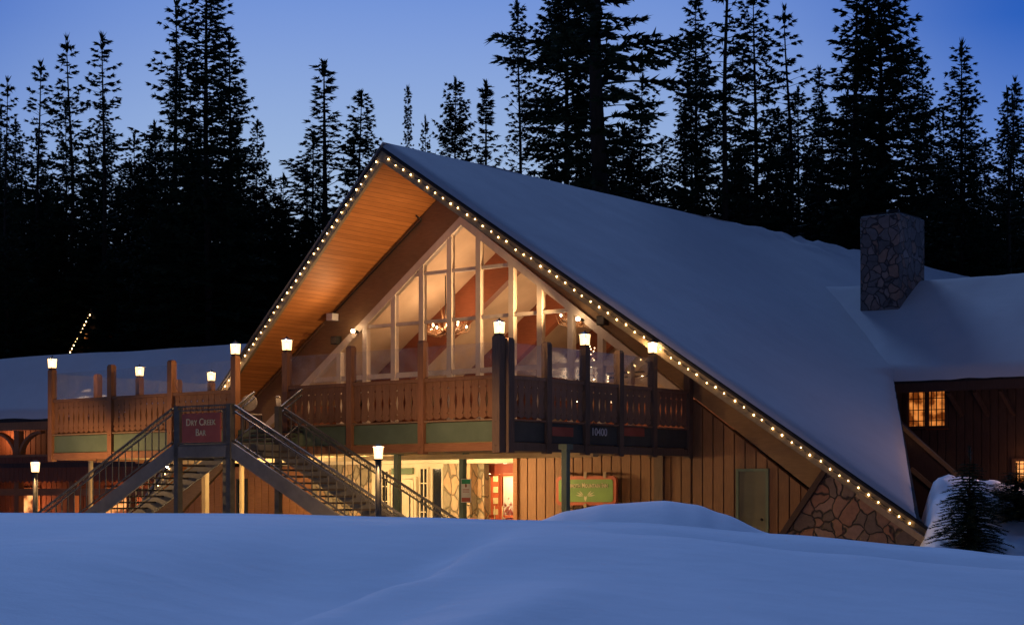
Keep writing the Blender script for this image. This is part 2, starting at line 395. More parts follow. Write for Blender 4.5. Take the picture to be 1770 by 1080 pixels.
def text(name, s, size, M, loc, mat, parent=None, face='front', align='CENTER', extr=.006, xs=1.0, bold=.0, caps=False):
    cu = bpy.data.curves.new(name, 'FONT'); cu.body = s; cu.size = size; cu.align_x = align; cu.align_y = 'CENTER'; cu.extrude = extr; cu.resolution_u = 3; cu.offset = bold; cu.small_caps_scale = .78
    for f_ in cu.body_format: f_.use_small_caps = caps
    tmp = bpy.data.objects.new('tmp', cu); COL.objects.link(tmp)
    me = bpy.data.meshes.new_from_object(tmp.evaluated_get(bpy.context.evaluated_depsgraph_get()))
    bpy.data.objects.remove(tmp)
    me.name = name; me.materials.clear(); me.materials.append(mat)
    rot = Matrix.Rotation(R(90), 4, 'X')
    if face == 'right': rot = Matrix.Rotation(R(90), 4, 'Z') @ rot
    o = bpy.data.objects.new(name, me)
    link(o, parent, M @ Matrix.Translation(loc) @ rot @ Matrix.Diagonal((xs, 1, 1, 1)))
    return o

def interp(pts, x):
    if x <= pts[0][0]: return pts[0][1]
    for (a, b), (c, d) in zip(pts, pts[1:]):
        if x <= c:
            k = (x - a) / (c - a); k = k*k*(3-2*k) * .5 + k * .5
            return b + (d - b) * k
    return pts[-1][1]
def sstep(a, b, x):
    k = max(0, min(1, (x-a)/(b-a))); return k*k*(3-2*k)

# ================================================================== SETTING: snow-covered ground
CREST = [(-400, 887), (0, 889), (400, 890), (730, 897), (870, 901), (1100, 906), (1350, 926), (1620, 949), (1770, 964), (2200, 1000)]
MOUND = [(-1.2, 0), (0.0, .75), (.5, 1.24), (1.05, 1.43), (1.8, 1.56), (2.9, 1.625), (3.5, 1.55), (4.0, 1.38), (4.9, 1.0), (6.2, .3), (7.5, 0)]
RIDGE = [(5.0, -2.6), (8.0, -1.50), (9.0, -1.22), (10.2, -.98), (11.6, -.66), (13.1, -.44), (15.0, -.1), (18.0, .35)]
def height(x, y):
    r = math.hypot(x, y)
    if y <= 0: return -.1
    u = x / 18.0 * 3000 + 885
    zc = EYE - (interp(CREST, u) - 858) / 3000 * 18.0
    n = noise.noise(Vector((x*.5, y*.3, 3.1))) * .07 + noise.noise(Vector((x*.11+7, y*.09, 1.7))) * .07 + noise.noise(Vector((x*1.9+y*.5, y*.9, 1))) * .008
    if y < 18:
        k = (18 - y) / 10
        h = zc - (.36 + .24*sstep(-.5, 3, x) - .05*sstep(-1.5, -4, x)) * k**1.55 + n * sstep(0, .5, k)
        # wind-carved ridge sweeping from lower left up to the crest
        rx = interp(RIDGE, y); dx = x - rx
        fade = sstep(17.5, 11.5, y)
        h -= .44 * fade * (.5-.5*math.tanh(dx/.26)) * math.exp(-max(0, -dx)/2.2)
        h += fade * (.045*math.exp(-(dx/.26)**2) - .10*math.exp(-((dx-.55)/.45)**2)*sstep(13, 9, y) + .05*math.exp(-((dx-1.35)/.3)**2)*sstep(11.5, 8.5, y))
        # soft trough under the lip on the right
        lx = sstep(.4, 2.0, x) * sstep(6.5, 4.0, x)
        h -= .15 * lx * math.exp(-((y - 16.3)/.75)**2)
        h += .10 * math.exp(-((x+2.9)/.8)**2 - ((y-12.0)/2.0)**2) - .07 * math.exp(-((x+1.7)/.5)**2 - ((y-12.5)/2.5)**2)
    else:
        k = (y - 18) / 9
        h = zc * (1 - sstep(0, 1, k)) + .02 * (1-k if k < 1 else 0)
    # mound in front of the siding wall
    m = interp(MOUND, x * 33 / max(y, 1)) * math.exp(-((y-33)/4.6)**2)
    h = max(h, m) if y > 20 else h
    # ploughed pile beside the roof's foot
    if 36 < y < 70:
        k = max(0, 1 - (((x-12.6)/3.9)**2 + ((y-50.5)/7.0)**2)); gate = sstep(10.45, 11.3, x*46/y)
        lump = noise.fractal(Vector((x*1.1, y*1.1, 0)), 1.0, 2.0, 6) * .24 + noise.noise(Vector((x*.6, y*.6, 9))) * .35
        p = k**.6 * (2.15 + lump) if k > 0 else 0
        k2 = max(0, 1 - (((x-12.6)/2.0)**2 + ((y-45.0)/2.2)**2)); p = max(p, k2**.5 * (.92 + lump*.9))
        k3 = max(0, 1 - (((x-10.2)/1.5)**2 + ((y-44.0)/2.0)**2)); p = max(p, k3**.5 * (.45 + lump*.8))
        h = max(h, p*gate)
    if y > 75: h += sstep(75, 220, y) * 6.0
    return h
def ground():
    rs = [1.0]
    while rs[-1] < 900:
        r = rs[-1]
        st = .22 if r < 10 else .16 if r < 19 else .3 if r < 40 else .28 if r < 53 else .6 if r < 60 else r*.05
        rs.append(r + st)
    angs = []
    a = -180
    while a < 180:
        angs.append(a); a += .16 if -19 <= a < 19 else (1.0 if -30 <= a < 30 else 6.0)
    vs = []; fs = []
    for r in rs:
        for a in angs:
            x, y = r*math.sin(R(a)), r*math.cos(R(a)); vs.append((x, y, height(x, y)))
    n = len(angs)
    for i in range(len(rs)-1):
        for k in range(n):
            k2 = (k+1) % n
            fs.append((i*n+k, (i+1)*n+k, (i+1)*n+k2, i*n+k2))
    me = bpy.data.meshes.new('snow_ground'); me.from_pydata(vs, [], fs)
    me.polygons.foreach_set('use_smooth', [True]*len(fs)); me.materials.append(snow_m); me.update()
    o = bpy.data.objects.new('snow_ground', me); link(o); tag(o, kind='structure')
    # flip if needed
    if me.polygons[0].normal.z < 0: me.flip_normals()
ground()

# ================================================================== LODGE
AX = -8.78          # lodge x of the ridge
RZ = 12.6           # ridge height, top of snow
P_ = .705           # roof pitch
def tv(s): return -3.84 + .22 * abs(s)           # gable verge, leaning out at the top
def slope(s, drop=0): return RZ - drop - P_ * abs(s)
lodge = thing('lodge', 'large A-frame timber lodge with a steep snow covered roof and a glowing glazed gable', 'lodge')

# roof slab: dark edge under the snow
def tend(s):
    if s < 9.45: return 40.0
    return 11.7 - (s - 9.45) * 12.0 / 6.6
SE = 16.25
m = MB()
for side in (1, -1):
    e = SE if side == 1 else 16.4
    pts = [(AX, tv(0), 0)]; ss = [0, e]
    if side == 1:
        outline = [(0, tv(0)), (e, tv(e)+.02), (16.0, -.02), (9.45, 11.7), (4.4, 16.8), (4.2, 40), (0, 40)]
    else: outline = [(0, tv(0)), (e, tv(e)), (e, 40), (0, 40)]
    m.prism([(AX + side*s, t, slope(s, .16)) for s, t in outline], (0, 0, -.10))
roof = m.build('roof', shingle_m, lodge)
# snow on the right slope (and left)
def snow_slope(side, name):
    v = []; f = []; ns = 110; ntt = 96
    for i in range(ns+1):
        s = 16.2 * (i/ns); t0 = tv(s) + .03; t1 = tend(s) if side == 1 else 40
        for k in range(ntt+1):
            q = (k/ntt); t = min(t1, t0 + (40-t0)*q**1.3)
            edge = min(1, (t-t0)/.35) if side == 1 else 1
            far = min(1, (t1-t)/.35)
            low = min(1, (16.2-s)/.3)
            hgt = .17 * max(0, min(edge, low, max(far, .0) if s > 9.45 else 1))**.5
            nz = noise.noise(Vector((s*.35, t*.3, side*5))) * .05 + noise.noise(Vector((s*1.3, t*1.1, 2))) * .012
            rid = max(0, 1 - s/1.0) * sstep(13, 20, t) * (noise.noise(Vector((t*1.7, s*2, 4)))*.26 + .08)
            # smooth the valley where the wing roof meets the main roof
            val = 0
            if side == 1 and s < 9.45: val = .10 * sstep(3.2, 5.5, s) * math.exp(-((16.9-(s-4.25)-t)/1.4)**2)
            if side == 1 and s > 9.0: val += .0
            v.append((AX + side*s, t, slope(s, .165) + hgt + nz*min(edge, low) + rid + val * (1 - .0)))
    for i in range(ns):
        for k in range(ntt):
            a = i*(ntt+1)+k; f.append((a, a+1, a+ntt+2, a+ntt+1))
    m = MB(); m.add(v, f, True)
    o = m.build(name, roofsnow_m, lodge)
    return o
snow_slope(1, 'roof_snow'); snow_slope(-1, 'roof_snow')

# soffit under the overhang and rafters zone
m = MB()
m.prism([(AX, tv(0)+.12, slope(0, .30)), (AX-16.3, tv(16.3)+.12, slope(16.3, .30)), (AX-16.3, .0, slope(16.3, .30)), (AX, .0, slope(0, .30))], (0, 0, -.06))
m.build('soffit', soffit_m, lodge)
m = MB()
m.prism([(AX+.01, tv(0)+.12, slope(0, .30)), (AX+16.2, tv(16.2)+.12, slope(16.2, .30)), (AX+16.2, .0, slope(16.2, .30)), (AX+.01, .0, slope(0, .30))], (0, 0, -.06))
m.build('soffit', soffit_m, lodge)
# fascia boards along the verge
for side in (-1, 1):
    m = MB(); e = 16.35
    p0 = Vector((AX, tv(0), 0)); p1 = Vector((AX+side*e, tv(e), 0))
    m.prism([(AX, tv(0), slope(0, .26)), (AX+side*e, tv(e), slope(e, .26)), (AX+side*e, tv(e), slope(e, .62)), (AX, tv(0), slope(0, .62))], (0, .12, 0))
    m.build('fascia', fascia_m, lodge)
    m = MB()   # slim drip board above
    m.prism([(AX, tv(0)-.03, slope(0, .19)), (AX+side*e, tv(e)-.03, slope(e, .19)), (AX+side*e, tv(e)-.03, slope(e, .275)), (AX, tv(0)-.03, slope(0, .275))], (0, .11, 0))
    m.build('drip_edge', shingle_m, lodge)
# smooth wall band between glazing and roof
WZ = 1.80
for side in (-1, 1):
    m = MB(); e = 16.2
    m.prism([(AX, 0, slope(0, .37)), (AX+side*e, 0, slope(e, .37)), (AX+side*e, 0, max(-.5, slope(e, WZ+.02))), (AX, 0, slope(0, WZ+.02))], (0, .28, 0))
    m.build('gable_band', trim_m, lodge)

# glazing ------------------------------------------------------------
GTOP = RZ - WZ
def gz(x): return GTOP - P_ * abs(x - AX)
mull = [T(px, 600, 0).x for px in (588, 633, 682, 730.5, 779, 829, 886, 935, 988, 1040, 1091)]
mull = [T(545, 600, 0).x - .3] + mull
FL = 3.66
T1, T2, T3 = 9.06, 7.46, 5.76
SP = (GTOP - FL) / P_
glz = MB()
# sloped head frames, sill
for side in (-1, 1):
    m = MB(); e = SP if side < 0 else -AX-.06
    m.prism([(AX, -.10, GTOP+.0), (AX+side*e, -.10, gz(AX+e)), (AX+side*(e-.42), -.10, gz(AX+e)), (AX, -.10, GTOP-.30)], (0, .22, 0))
    m.build('sloped_frame', frame_m, lodge)
for k, x in enumerate(mull):
    z1 = gz(x) - .22
    w = .10 if 0 < k < 11 else .06
    if z1 > FL:
        m = MB(); m.box(x-w, x+w, -.085, .10, FL, z1)
        m.build('mullion', frame_m, lodge)
def trans(z, xa, xb, h=.055):
    for a, b in zip([xa]+[x for x in mull if xa < x < xb], [x for x in mull if xa < x < xb]+[xb]):
        m = MB(); m.box(a+.10, b-.10, -.05, .075, z-h, z+h); m.build('transom', frame_m, lodge)
def xat(z, side): return AX + side*((GTOP-z)/P_ - .25)
trans(T1, xat(T1, -1), xat(T1, 1)); trans(T2, xat(T2, -1), xat(T2, 1)); trans(T3, xat(T3, -1), xat(T3, 1), .08)
xs = [AX-SP+.3] + mull + [AX+SP-.3]
for a, b in zip(xs, xs[1:]):
    poly = [(a, .02, FL), (b, .02, FL), (b, .02, gz(b)-.1), (a, .02, gz(a)-.1)]
    if a < AX < b: poly.insert(3, (AX, .02, GTOP-.1))
    if gz(a) < FL+.3: poly = [(a, .02, FL), (b, .02, FL), (b, .02, gz(b)-.1), (a, .02, FL+.05)]
    if gz(b) < FL+.3: poly = [(a, .02, FL), (b, .02, FL), (b, .02, FL+.05), (a, .02, gz(a)-.1)]
    m = MB(); m.add(poly, [tuple(range(len(poly)))]); m.build('pane', pane_m, lodge)

# interior ------------------------------------------------------------
m = MB(); m.box(AX-12.3, AX+10.0, .3, 9, FL-.25, FL-.02); m.box(AX-12.3, AX+6.0, 9.001, 19, FL-.25, FL-.02); m.build('interior_floor', int_floor_m, lodge)
m = MB()
m.prism([(AX, .3, slope(0, .40)), (AX-12.3, .3, slope(12.3, .40)), (AX-12.3, 19, slope(12.3, .40)), (AX, 19, slope(0, .40))], (0, 0, -.05))
m.prism([(AX+s_, t_, slope(s_, .41)) for s_, t_ in ((0, .3), (10.2, .3), (10.2, 9.2), (4.0, 15.6), (4.0, 19), (0, 19))], (0, 0, -.05))
m.build('interior_ceiling', int_wall_m, lodge)
m = MB()
m.prism([(AX-10, 15.5, FL), (AX+4, 15.5, FL), (AX+4, 15.5, slope(4, .45)), (AX, 15.5, slope(0, .45)), (AX-10, 15.5, slope(10, .45))], (0, .2, 0)); m.prism([(AX+4.01, 15.5, FL), (AX+10.1, 9.2, FL), (AX+10.1, 9.2, slope(10.1, .45)), (AX+4.01, 15.5, slope(4.01, .45))], (.1, .15, 0))
m.build('interior_back_wall', int_wall_m, lodge)
m = MB(); m.box(AX-10.1, AX-9.9, .3, 18, FL, slope(10, .45)); m.build('interior_side_wall', int_beam_m, lodge)
for t in (4.8, 9.5, 14.2):
    for side in (-1, 1):
        m = MB(); e = 10.5
        m.prism([(AX, t, slope(0, .46)), (AX+side*e, t, slope(e, .46)), (AX+side*(e-.02), t, max(FL, slope(e, 1.85))), (AX+side*(SP-.6), t, max(FL, slope(SP-.6, 1.85))), (AX, t, slope(0, 1.85))], (0, .30, 0))
        m.build('interior_rafter', int_beam_m, lodge)
m = MB()     # gallery rail and ducts across the hall
for z in (6.35, 6.52): m.tube([(AX-7.5, 12.5, z), (AX+6, 12.5, z)], .035, 6)
m.build('interior_rail', dark_m, lodge)
m = MB(); m.box(AX-6.0, AX+3.5, 12.7, 12.9, 5.3, 5.55); m.box(AX-5.4, AX+3.5, 12.6, 12.7, FL, 5.3); m.build('interior_counter', int_beam_m, lodge)
m = MB(); m.beam((AX-6.8, 7.0, FL), (AX-8.9, 7.2, 6.0), .08, .10)
for q in range(9):
    x = AX-6.8-q*.25; m.box(x-.02, x+.02, 7.05, 7.09, FL, FL+.3+q*.28)
m.build('interior_stair_rail', int_beam_m, lodge)
for (px, py, t, w, h) in ((843, 590, 12.4, .75, .85), (690, 645, 8, .45, .3)):
    c = T(px, py, t); m = MB(); m.box(c.x-w/2, c.x+w/2, t, t+.06, c.z-h/2, c.z+h/2); m.build('wall_board', white_m, lodge)
c = T(843, 588, 12.3); m = MB(); m.tube([(c.x, 12.36, c.z+.1), (c.x, 12.28, c.z+.1)], .14, 12); m.build('wall_clock_face', dark_m, lodge)
pic = T(661, 617, 6.5)
t_ = thing('framed_picture', 'white framed picture on the wall inside, seen through the lower left gable window', 'picture', (pic.x, 6.5, pic.z-.55))
m = MB(); m.box(pic.x-.42, pic.x+.42, 6.5, 6.55, pic.z-.6, pic.z+.6); m.build('mount', white_m, t_)
m = MB(); m.box(pic.x-.25, pic.x+.02, 6.46, 6.498, pic.z-.45, pic.z-.1); m.box(pic.x+.1, pic.x+.28, 6.46, 6.498, pic.z-.35, pic.z+.1); m.build('artwork', dark_m, t_)
m = MB(); m.box(pic.x-1.5, pic.x+1.2, 6.6, 6.75, FL, pic.z+.95); m.build('interior_partition', int_beam_m, lodge)
# chandeliers
def chandelier(px, py, t, label, rad=.62, sc_=1):
    c = T(px, py, t); rnd = random.Random(px)
    th = thing('antler_chandelier', label, 'chandelier', (c.x, t, c.z), group='antler chandeliers in the hall')
    m = MB(); m.tube([(c.x, t, c.z+.15), (c.x, t, slope(c.x-AX, .5))], .018, 6); m.build('chain', dark_m, th)
    m = MB()
    for k in range(54):
        a = rnd.random()*2*math.pi; r = rad*(.55+.5*rnd.random()); z0 = rnd.uniform(-.12, .1); up = rnd.uniform(.12, .5)
        p = [Vector((c.x, t, c.z+z0+.1*rnd.random())), Vector((c.x+math.cos(a)*r*.5, t+math.sin(a)*r*.5, c.z+z0-.12)), Vector((c.x+math.cos(a)*r, t+math.sin(a)*r, c.z+z0)), Vector((c.x+math.cos(a+.15)*r*1.12, t+math.sin(a+.15)*r*1.12, c.z+z0+up*.7))]
        m.tube(p, [.03, .026, .02, .006], 5)
        q = p[2]; m.tube([q, q + Vector((math.cos(a+.8)*.12, math.sin(a+.8)*.12, up*.5))], [.016, .004], 4)
    for k in range(8):
        a = k*.8; m.tube([(c.x, t, c.z+.1), (c.x+math.cos(a)*.1, t+math.sin(a)*.1, c.z+.35), (c.x+math.cos(a)*.2, t+math.sin(a)*.2, c.z+.75+.1*(k % 3))], [.022, .016, .004], 5)
    m.build('antlers', antler_m, th)
    for k in range(12):
        a = k*math.pi/6+.3; m = MB(); m.sphere((c.x+math.cos(a)*rad*(.7+.25*(k%2)), t+math.sin(a)*rad*(.7+.25*(k%2)), c.z+.04+.10*(k%3)), .036, 8, 6, 1.5); m.build('bulb', chand_m, th)
    point('chandelier_light', (c.x, t, c.z+.28), 85*sc_, (1, .66, .38), .35, parent=th)
chandelier(770, 571, 3.4, 'antler chandelier left of the hall centre, behind the tall middle windows', .78, 1.2)
chandelier(1008, 553, 3.0, 'antler chandelier hanging nearest the right end of the gable windows', .78, 1.0)
chandelier(845, 500, 11.5, 'far antler chandelier high in the back of the hall', .6, 1.3)
point('hall_fill_light', (AX-2, 7.2, 6.2), 390, (1, .63, .35), .8, parent=lodge)  # fill lights without fixtures, added to brighten the hall beyond its chandeliers
point('hall_fill_light', (AX+3, 2.6, 5.4), 140, (1, .68, .42), .8, parent=lodge)
point('hall_fill_light', (AX-1.5, 2.4, 8.5), 130, (1, .62, .36), .8, parent=lodge)
# tinsel tree by the window (warm twinkling twigs)
tr = T(1026, 640, 1.6)
th = thing('decorated_tree', 'small bare lit tree decorated with glowing twigs behind the right gable windows', 'decorated tree', (tr.x, 1.6, FL))
m = MB(); rnd = random.Random(4); m.tube([(tr.x, 1.6, FL), (tr.x+.03, 1.6, FL+2.5)], [.05, .02], 6)
tips = []
for k in range(60):
    z = FL+.7+rnd.random()*1.9; a = rnd.random()*6.3; r = .55*(1-(z-FL-.7)/2.6)+.1
    e = Vector((tr.x+math.cos(a)*r, 1.6+math.sin(a)*r, z+.25)); m.tube([(tr.x+.01, 1.6, z), e], [.012, .005], 4); tips.append(e)
m.build('branches', antler_m, th)
m = MB()
for e in tips: m.sphere(e, .016, 5, 4)
m.build('fairy_lights', chand_m, th)

# lower storey --------------------------------------------------------
def siding(name, x0, x1, ztop, mat, t=0, pitch=.36, parent=lodge, M=ML, z0=-.05, holes=()):
    m = MB(M); m.prism([(x0, t+.05, z0), (x1, t+.05, z0), (x1, t+.05, ztop(x1)-.01), (x0, t+.05, ztop(x0)-.01)], (0, .12, 0))
    x = x0
    while x < x1 - .03:
        e = min(x + pitch - .035, x1)
        ok = True
        for h in holes:
            if e > h[0] and x < h[1]: ok = False
        if ok: m.prism([(x, t, z0), (e, t, z0), (e, t, ztop(e)-.01), (x, t, ztop(x)-.01)], (0, .047, 0))
        else:
            for h in holes:
                if e > h[0] and x < h[1]:
                    m.prism([(x, t, h[2]), (e, t, h[2]), (e, t, ztop(e)-.01), (x, t, ztop(x)-.01)], (0, .047, 0))
        x += pitch
    return m.build(name, mat, parent, bevel=.006)
xe = T(897, 800, 0).x
dA, dB = T(1277, 850, 0).x, T(1326, 850, 0).x
CEIL = 3.06
def top_r(x): return min(FL+.2 if x < .3 else 9, gz(x)) if x > .0 else CEIL+.02
siding('siding', xe, -.02, lambda x: CEIL+.01, siding_m)
siding('siding', .05, 6.4, lambda x: max(.0, gz(x)-.02), siding_m, holes=((dA, dB, 2.50),))
m = MB(); m.box(xe-.16, xe-.005, -.10, .9, 0, CEIL-.01); m.build('corner_gap_board', beam_m, lodge)
m = MB(); m.box(T(1131,800,-.1).x, T(1146,800,-.1).x, -.12, -.004, 0, CEIL); m.build('corner_gap_board', dark_post_m, lodge)  # dark board put in where the siding has a dark gap
# service door in the siding
m = MB(); m.box(dA+.02, dB-.02, -.012, .04, 0, 2.42); do = m.build('service_door', door_m, lodge)
m = MB(); m.box(dA-.07, dA+.02, -.05, .03, 0, 2.5); m.box(dB-.02, dB+.07, -.05, .03, 0, 2.5); m.box(dA+.021, dB-.021, -.05, .03, 2.421, 2.5); m.build('door_frame', col_m, do)
m = MB(); m.sphere((dB-.15, -.06, 1.05), .04); m.build('handle', dark_m, do)

# left of the siding: entrance recess, stone, cream doors
x827, x800, x770, x660 = T(827,850,0).x, T(800,850,0).x, T(768,850,0).x, T(655,850,0).x
HT = 2.92
# header over everything left of siding
m = MB(); m.box(AX-9.0, x770-.01, -.02, .2, 2.80, CEIL-.005); m.build('wall_header', cream_m, lodge)
m = MB(); m.box(x770, xe-.17, -.03, .85, 2.78, CEIL-.005); m.build('wall_header', cream_m, lodge)
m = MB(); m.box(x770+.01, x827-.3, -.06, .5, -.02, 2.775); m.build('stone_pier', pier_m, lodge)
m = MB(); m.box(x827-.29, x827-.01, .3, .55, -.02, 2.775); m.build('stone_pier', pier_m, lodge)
# entrance: glazed double door, red frame, set back
ty = .9
eL, eR = T(829, 850, ty).x, T(897, 850, ty).x + .45
m = MB(); m.box(eL, eR, ty, ty+.12, 2.45, 2.775); m.build('entrance_header', red_m, lodge)
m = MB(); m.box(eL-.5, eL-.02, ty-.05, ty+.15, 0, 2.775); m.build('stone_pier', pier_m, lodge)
e1, e2 = T(865, 850, ty).x, T(899, 850, ty).x
for (a, b, hx) in ((eL+.02, e1-.01, -1), (e1+.01, eR-.02, 1)):
    d = MB(); d.box(a, a+.07, ty-.02, ty+.05, 0, 2.44); d.box(b-.07, b, ty-.02, ty+.05, 0, 2.44); d.box(a+.071, b-.071, ty-.02, ty+.05, 2.36, 2.44); d.box(a+.071, b-.071, ty-.02, ty+.05, 0, .2); d.box(a+.071, b-.071, ty-.02, ty+.05, 1.03, 1.10)
    dd = d.build('entrance_door', redframe_m, lodge)
    g = MB(); g.box(a+.07, b-.07, ty+.01, ty+.02, .2, 2.36); g.build('pane', pane_m, dd)
    h = MB(); hq = b-.16 if hx < 0 else a+.16; h.tube([(hq, ty-.10, .9), (hq, ty-.10, 1.4)], .018, 6); h.build('handle', gold_m, dd)
# vestibule behind the doors
vy = ty+2.4
m = MB(); m.box(eL-2.2, eR+.1, vy, vy+.1, 0, 2.8); m.box(eL-2.3, eL-2.21, ty+.3, vy, 0, 2.8); m.box(eR+.1, eR+.2, ty+.3, vy, 0, 2.8); m.box(eL-2.2, eR+.1, ty+.13, vy, 2.8, 2.9)
m.build('vestibule_wall', cream_m, lodge)
m = MB(); m.box(T(850, 850, vy-.2).x, T(864, 850, vy-.2).x, vy-.25, vy-.02, 0, 2.6); m.build('inner_door_post', redframe_m, lodge)
m = MB()
for k in range(5): z = .7+k*.38; m.box(T(853, 850, vy-.26).x, T(861, 850, vy-.26).x, vy-.28, vy-.255, z, z+.2)
m.build('framed_notices', gold_m, lodge)
m = MB(); m.box(T(831, 850, vy-.1).x, T(838, 850, vy-.1).x, vy-.2, vy-.02, 0, 2.6); m.build('inner_stone', pier_m, lodge)
m = MB(); m.box(T(869, 850, vy-.1).x, T(893, 850, vy-.1).x, vy-.06, vy-.02, .5, 2.35); m.build('bright_window_panel', white_m, lodge)  # white panel put in for the bright window behind the doors
point('vestibule_light', (T(868, 830, ty+1.5).x, ty+1.5, 2.45), 170, (1, .68, .36), .15, parent=lodge)
m = MB(); q = T(843, 819, ty+1.6); m.sphere(tuple(q), .10); m.build('vestibule_lamp', can_m, lodge)
rnd = random.Random(2)
fx0 = T(880, 870, ty+.9).x
th = thing('flower_stand', 'pink and white flower display inside the glazed entrance', 'flower stand', (fx0, ty+.9, 0))
m = MB()
for k in range(150):
    c = Vector((fx0+rnd.gauss(0, .20), ty+.9+rnd.gauss(0, .14), 1.0+rnd.gauss(0, .22))); a = rnd.random()*6.3
    m.add([c, c+Vector((math.cos(a)*.13, 0, math.sin(a)*.13)), c+Vector((math.cos(a+.7)*.12, .04, math.sin(a+.7)*.12))], [(0, 1, 2)])
m.build('flowers', rough_noise('pink_flowers', (.55, .12, .10), (.75, .40, .34), 6, bump=0), th)
m = MB(); m.tube([(fx0, ty+.9, 0), (fx0, ty+.9, .8)], [.16, .22], 12); m.build('pot', copper_m, th)

# cream wall with doors and sidelights
m = MB(); m.box(x660-.4, x770, .06, .2, 0, 2.795); m.build('entry_wall', cream_m, lodge)
def xp(px, t=0): return T(px, 850, t).x
def win(x0, x1, z0, z1, nx, nz, frame, par, t=0.0):
    m = MB(); w = .05
    m.box(x0-w, x0, t-.03, t+.05, z0-w, z1+w); m.box(x1, x1+w, t-.03, t+.05, z0-w, z1+w); m.box(x0+.001, x1-.001, t-.03, t+.05, z1, z1+w); m.box(x0+.001, x1-.001, t-.03, t+.05, z0-w, z0)
    for i in range(1, nx): x = x0+(x1-x0)*i/nx; m.box(x-.022, x+.022, t-.02, t+.0, z0+.002, z1-.002)
    for i in range(1, nz):
        z = z0+(z1-z0)*i/nz; m.box(x0+.002, x1-.002, t-.018, t-.002, z-.018, z+.018)
    f = m.build('window_frame', frame, par)
    g = MB(); g.box(x0+.002, x1-.002, t+.01, t+.03, z0+.002, z1-.002); g.build('pane', darkglass_m, f)
    return f
darkglass_m, _t, _b = nt('dark_window_glass'); _b.inputs['Base Color'].default_value = (.012, .012, .010, 1); _b.inputs['Roughness'].default_value = .08
win(xp(661), xp(671), .55, 2.55, 2, 4, cream_m, lodge)
win(xp(727), xp(738.5), .72, 2.62, 2, 4, cream_m, lodge)
win(xp(748), xp(764), .72, 2.62, 1, 1, cream_m, lodge)
for (a, b) in ((676, 692), (694, 716)):
    x0, x1 = xp(a), xp(b); m = MB(); m.box(x0+.02, x1-.02, -.03, .055, 0, 2.28); d = m.build('double_door', cream_m, lodge)
    m = MB()
    for z0, z1 in ((.2, 1.25), (1.4, 2.15)): m.box(x0+.14, x1-.14, -.045, -.031, z0, z1)
    m.build('panel_moulding', cream_m, d)
    m = MB(); m.sphere((x1-.1 if a == 676 else x0+.1, -.07, 1.05), .035); m.build('handle', dark_m, d)
m = MB(); m.box(xp(675), xp(717), -.05, .055, 2.30, 2.36); m.box(xp(717), xp(717)+.1, -.05, .055, 0, 2.36); m.box(xp(675)-.1, xp(675), -.05, .055, 0, 2.36); m.build('door_frame', cream_m, lodge)
m = MB(); m.box(xp(678), xp(714), -.05, .055, 2.45, 2.66); m.build('door_transom_panel', green_m, lodge)
# stone and boards to the left of the doors
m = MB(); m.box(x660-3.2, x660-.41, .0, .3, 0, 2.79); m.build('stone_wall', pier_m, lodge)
siding('siding', AX-14.5, x660-3.21, lambda x: min(2.79, max(.3, gz(x)-.02)), beam_m, t=.0)
win(xp(413), xp(427), .6, 2.3, 1, 2, dark_m, lodge, t=-.06)

# stone buttress at the foot of the roof
STT = -.55
q = [T(1427, 812, STT), T(1349, 926, STT), T(1330, 975, STT), T(1665, 985, STT), T(1622, 950, STT), T(1483, 853, STT)]
m = MB(); m.prism([tuple(v) for v in q], (0, .5, 0)); bt = m.build('stone_buttress', stone_m, lodge)
for (a, b) in (((1427, 812), (1338, 945)), ((1483, 853), (1625, 953))):
    m = MB(); m.beam(T(*a, STT-.04), T(*b, STT-.04), .16, .10, up=(0, 1, 0)); m.build('coping', copper_m if a[0] == 1483 else nightwood_m, bt)

# conduit along the soffit and its junction box
m = MB(); a = T(728, 381, -.06); b = T(566, 553, -.06)
m.tube([a+Vector((0, -.25, .12)), a+Vector((.02, -.02, .03)), a, b], .028, 6); m.build('conduit', dark_m, lodge)
b = T(574, 548, -.2); m = MB(); m.box(b.x-.14, b.x+.14, -.34, -.02, b.z-.12, b.z+.12); m.build('junction_box', white_m, lodge)
# second band line below: batten where boards meet band
m = MB(); m.beam(T(560, 560, -.03), T(440, 690, -.03), .06, .05, up=(0, 1, 0)); m.build('batten', trim_m, lodge)

# ================================================================== BALCONY DECK
TF = -8.8                      # front edge; right edge at x=0; left edge at x=-18.5
XL = -18.55
RT, RB, GB = 4.80, 3.68, 3.10  # rail top, rail bottom, green panel bottom
deck = thing('balcony', 'broad timber balcony deck with carved plank railings and green skirt panels', 'balcony', (-9, TF, 0))
m = MB(); m.box(XL+.1, -.1, TF+.1, -.12, 3.50, FL-.01); m.build('deck_floor', int_floor_m, deck)
m = MB(); m.box(XL+.1, -.1, TF+.1, -.13, CEIL, 3.12); m.build('deck_ceiling', under_m, deck)
m = MB()
for k in range(15):
    x = -1.3-k*1.2; m.box(x-.05, x+.05, TF+.2, -.2, CEIL-.13, CEIL-.002)
m.build('joists', under_m, deck)
m = MB(); m.box(XL+.1, -.2, -4.6, -4.35, CEIL-.27, CEIL-.133); m.build('cross_beam', under_m, deck)

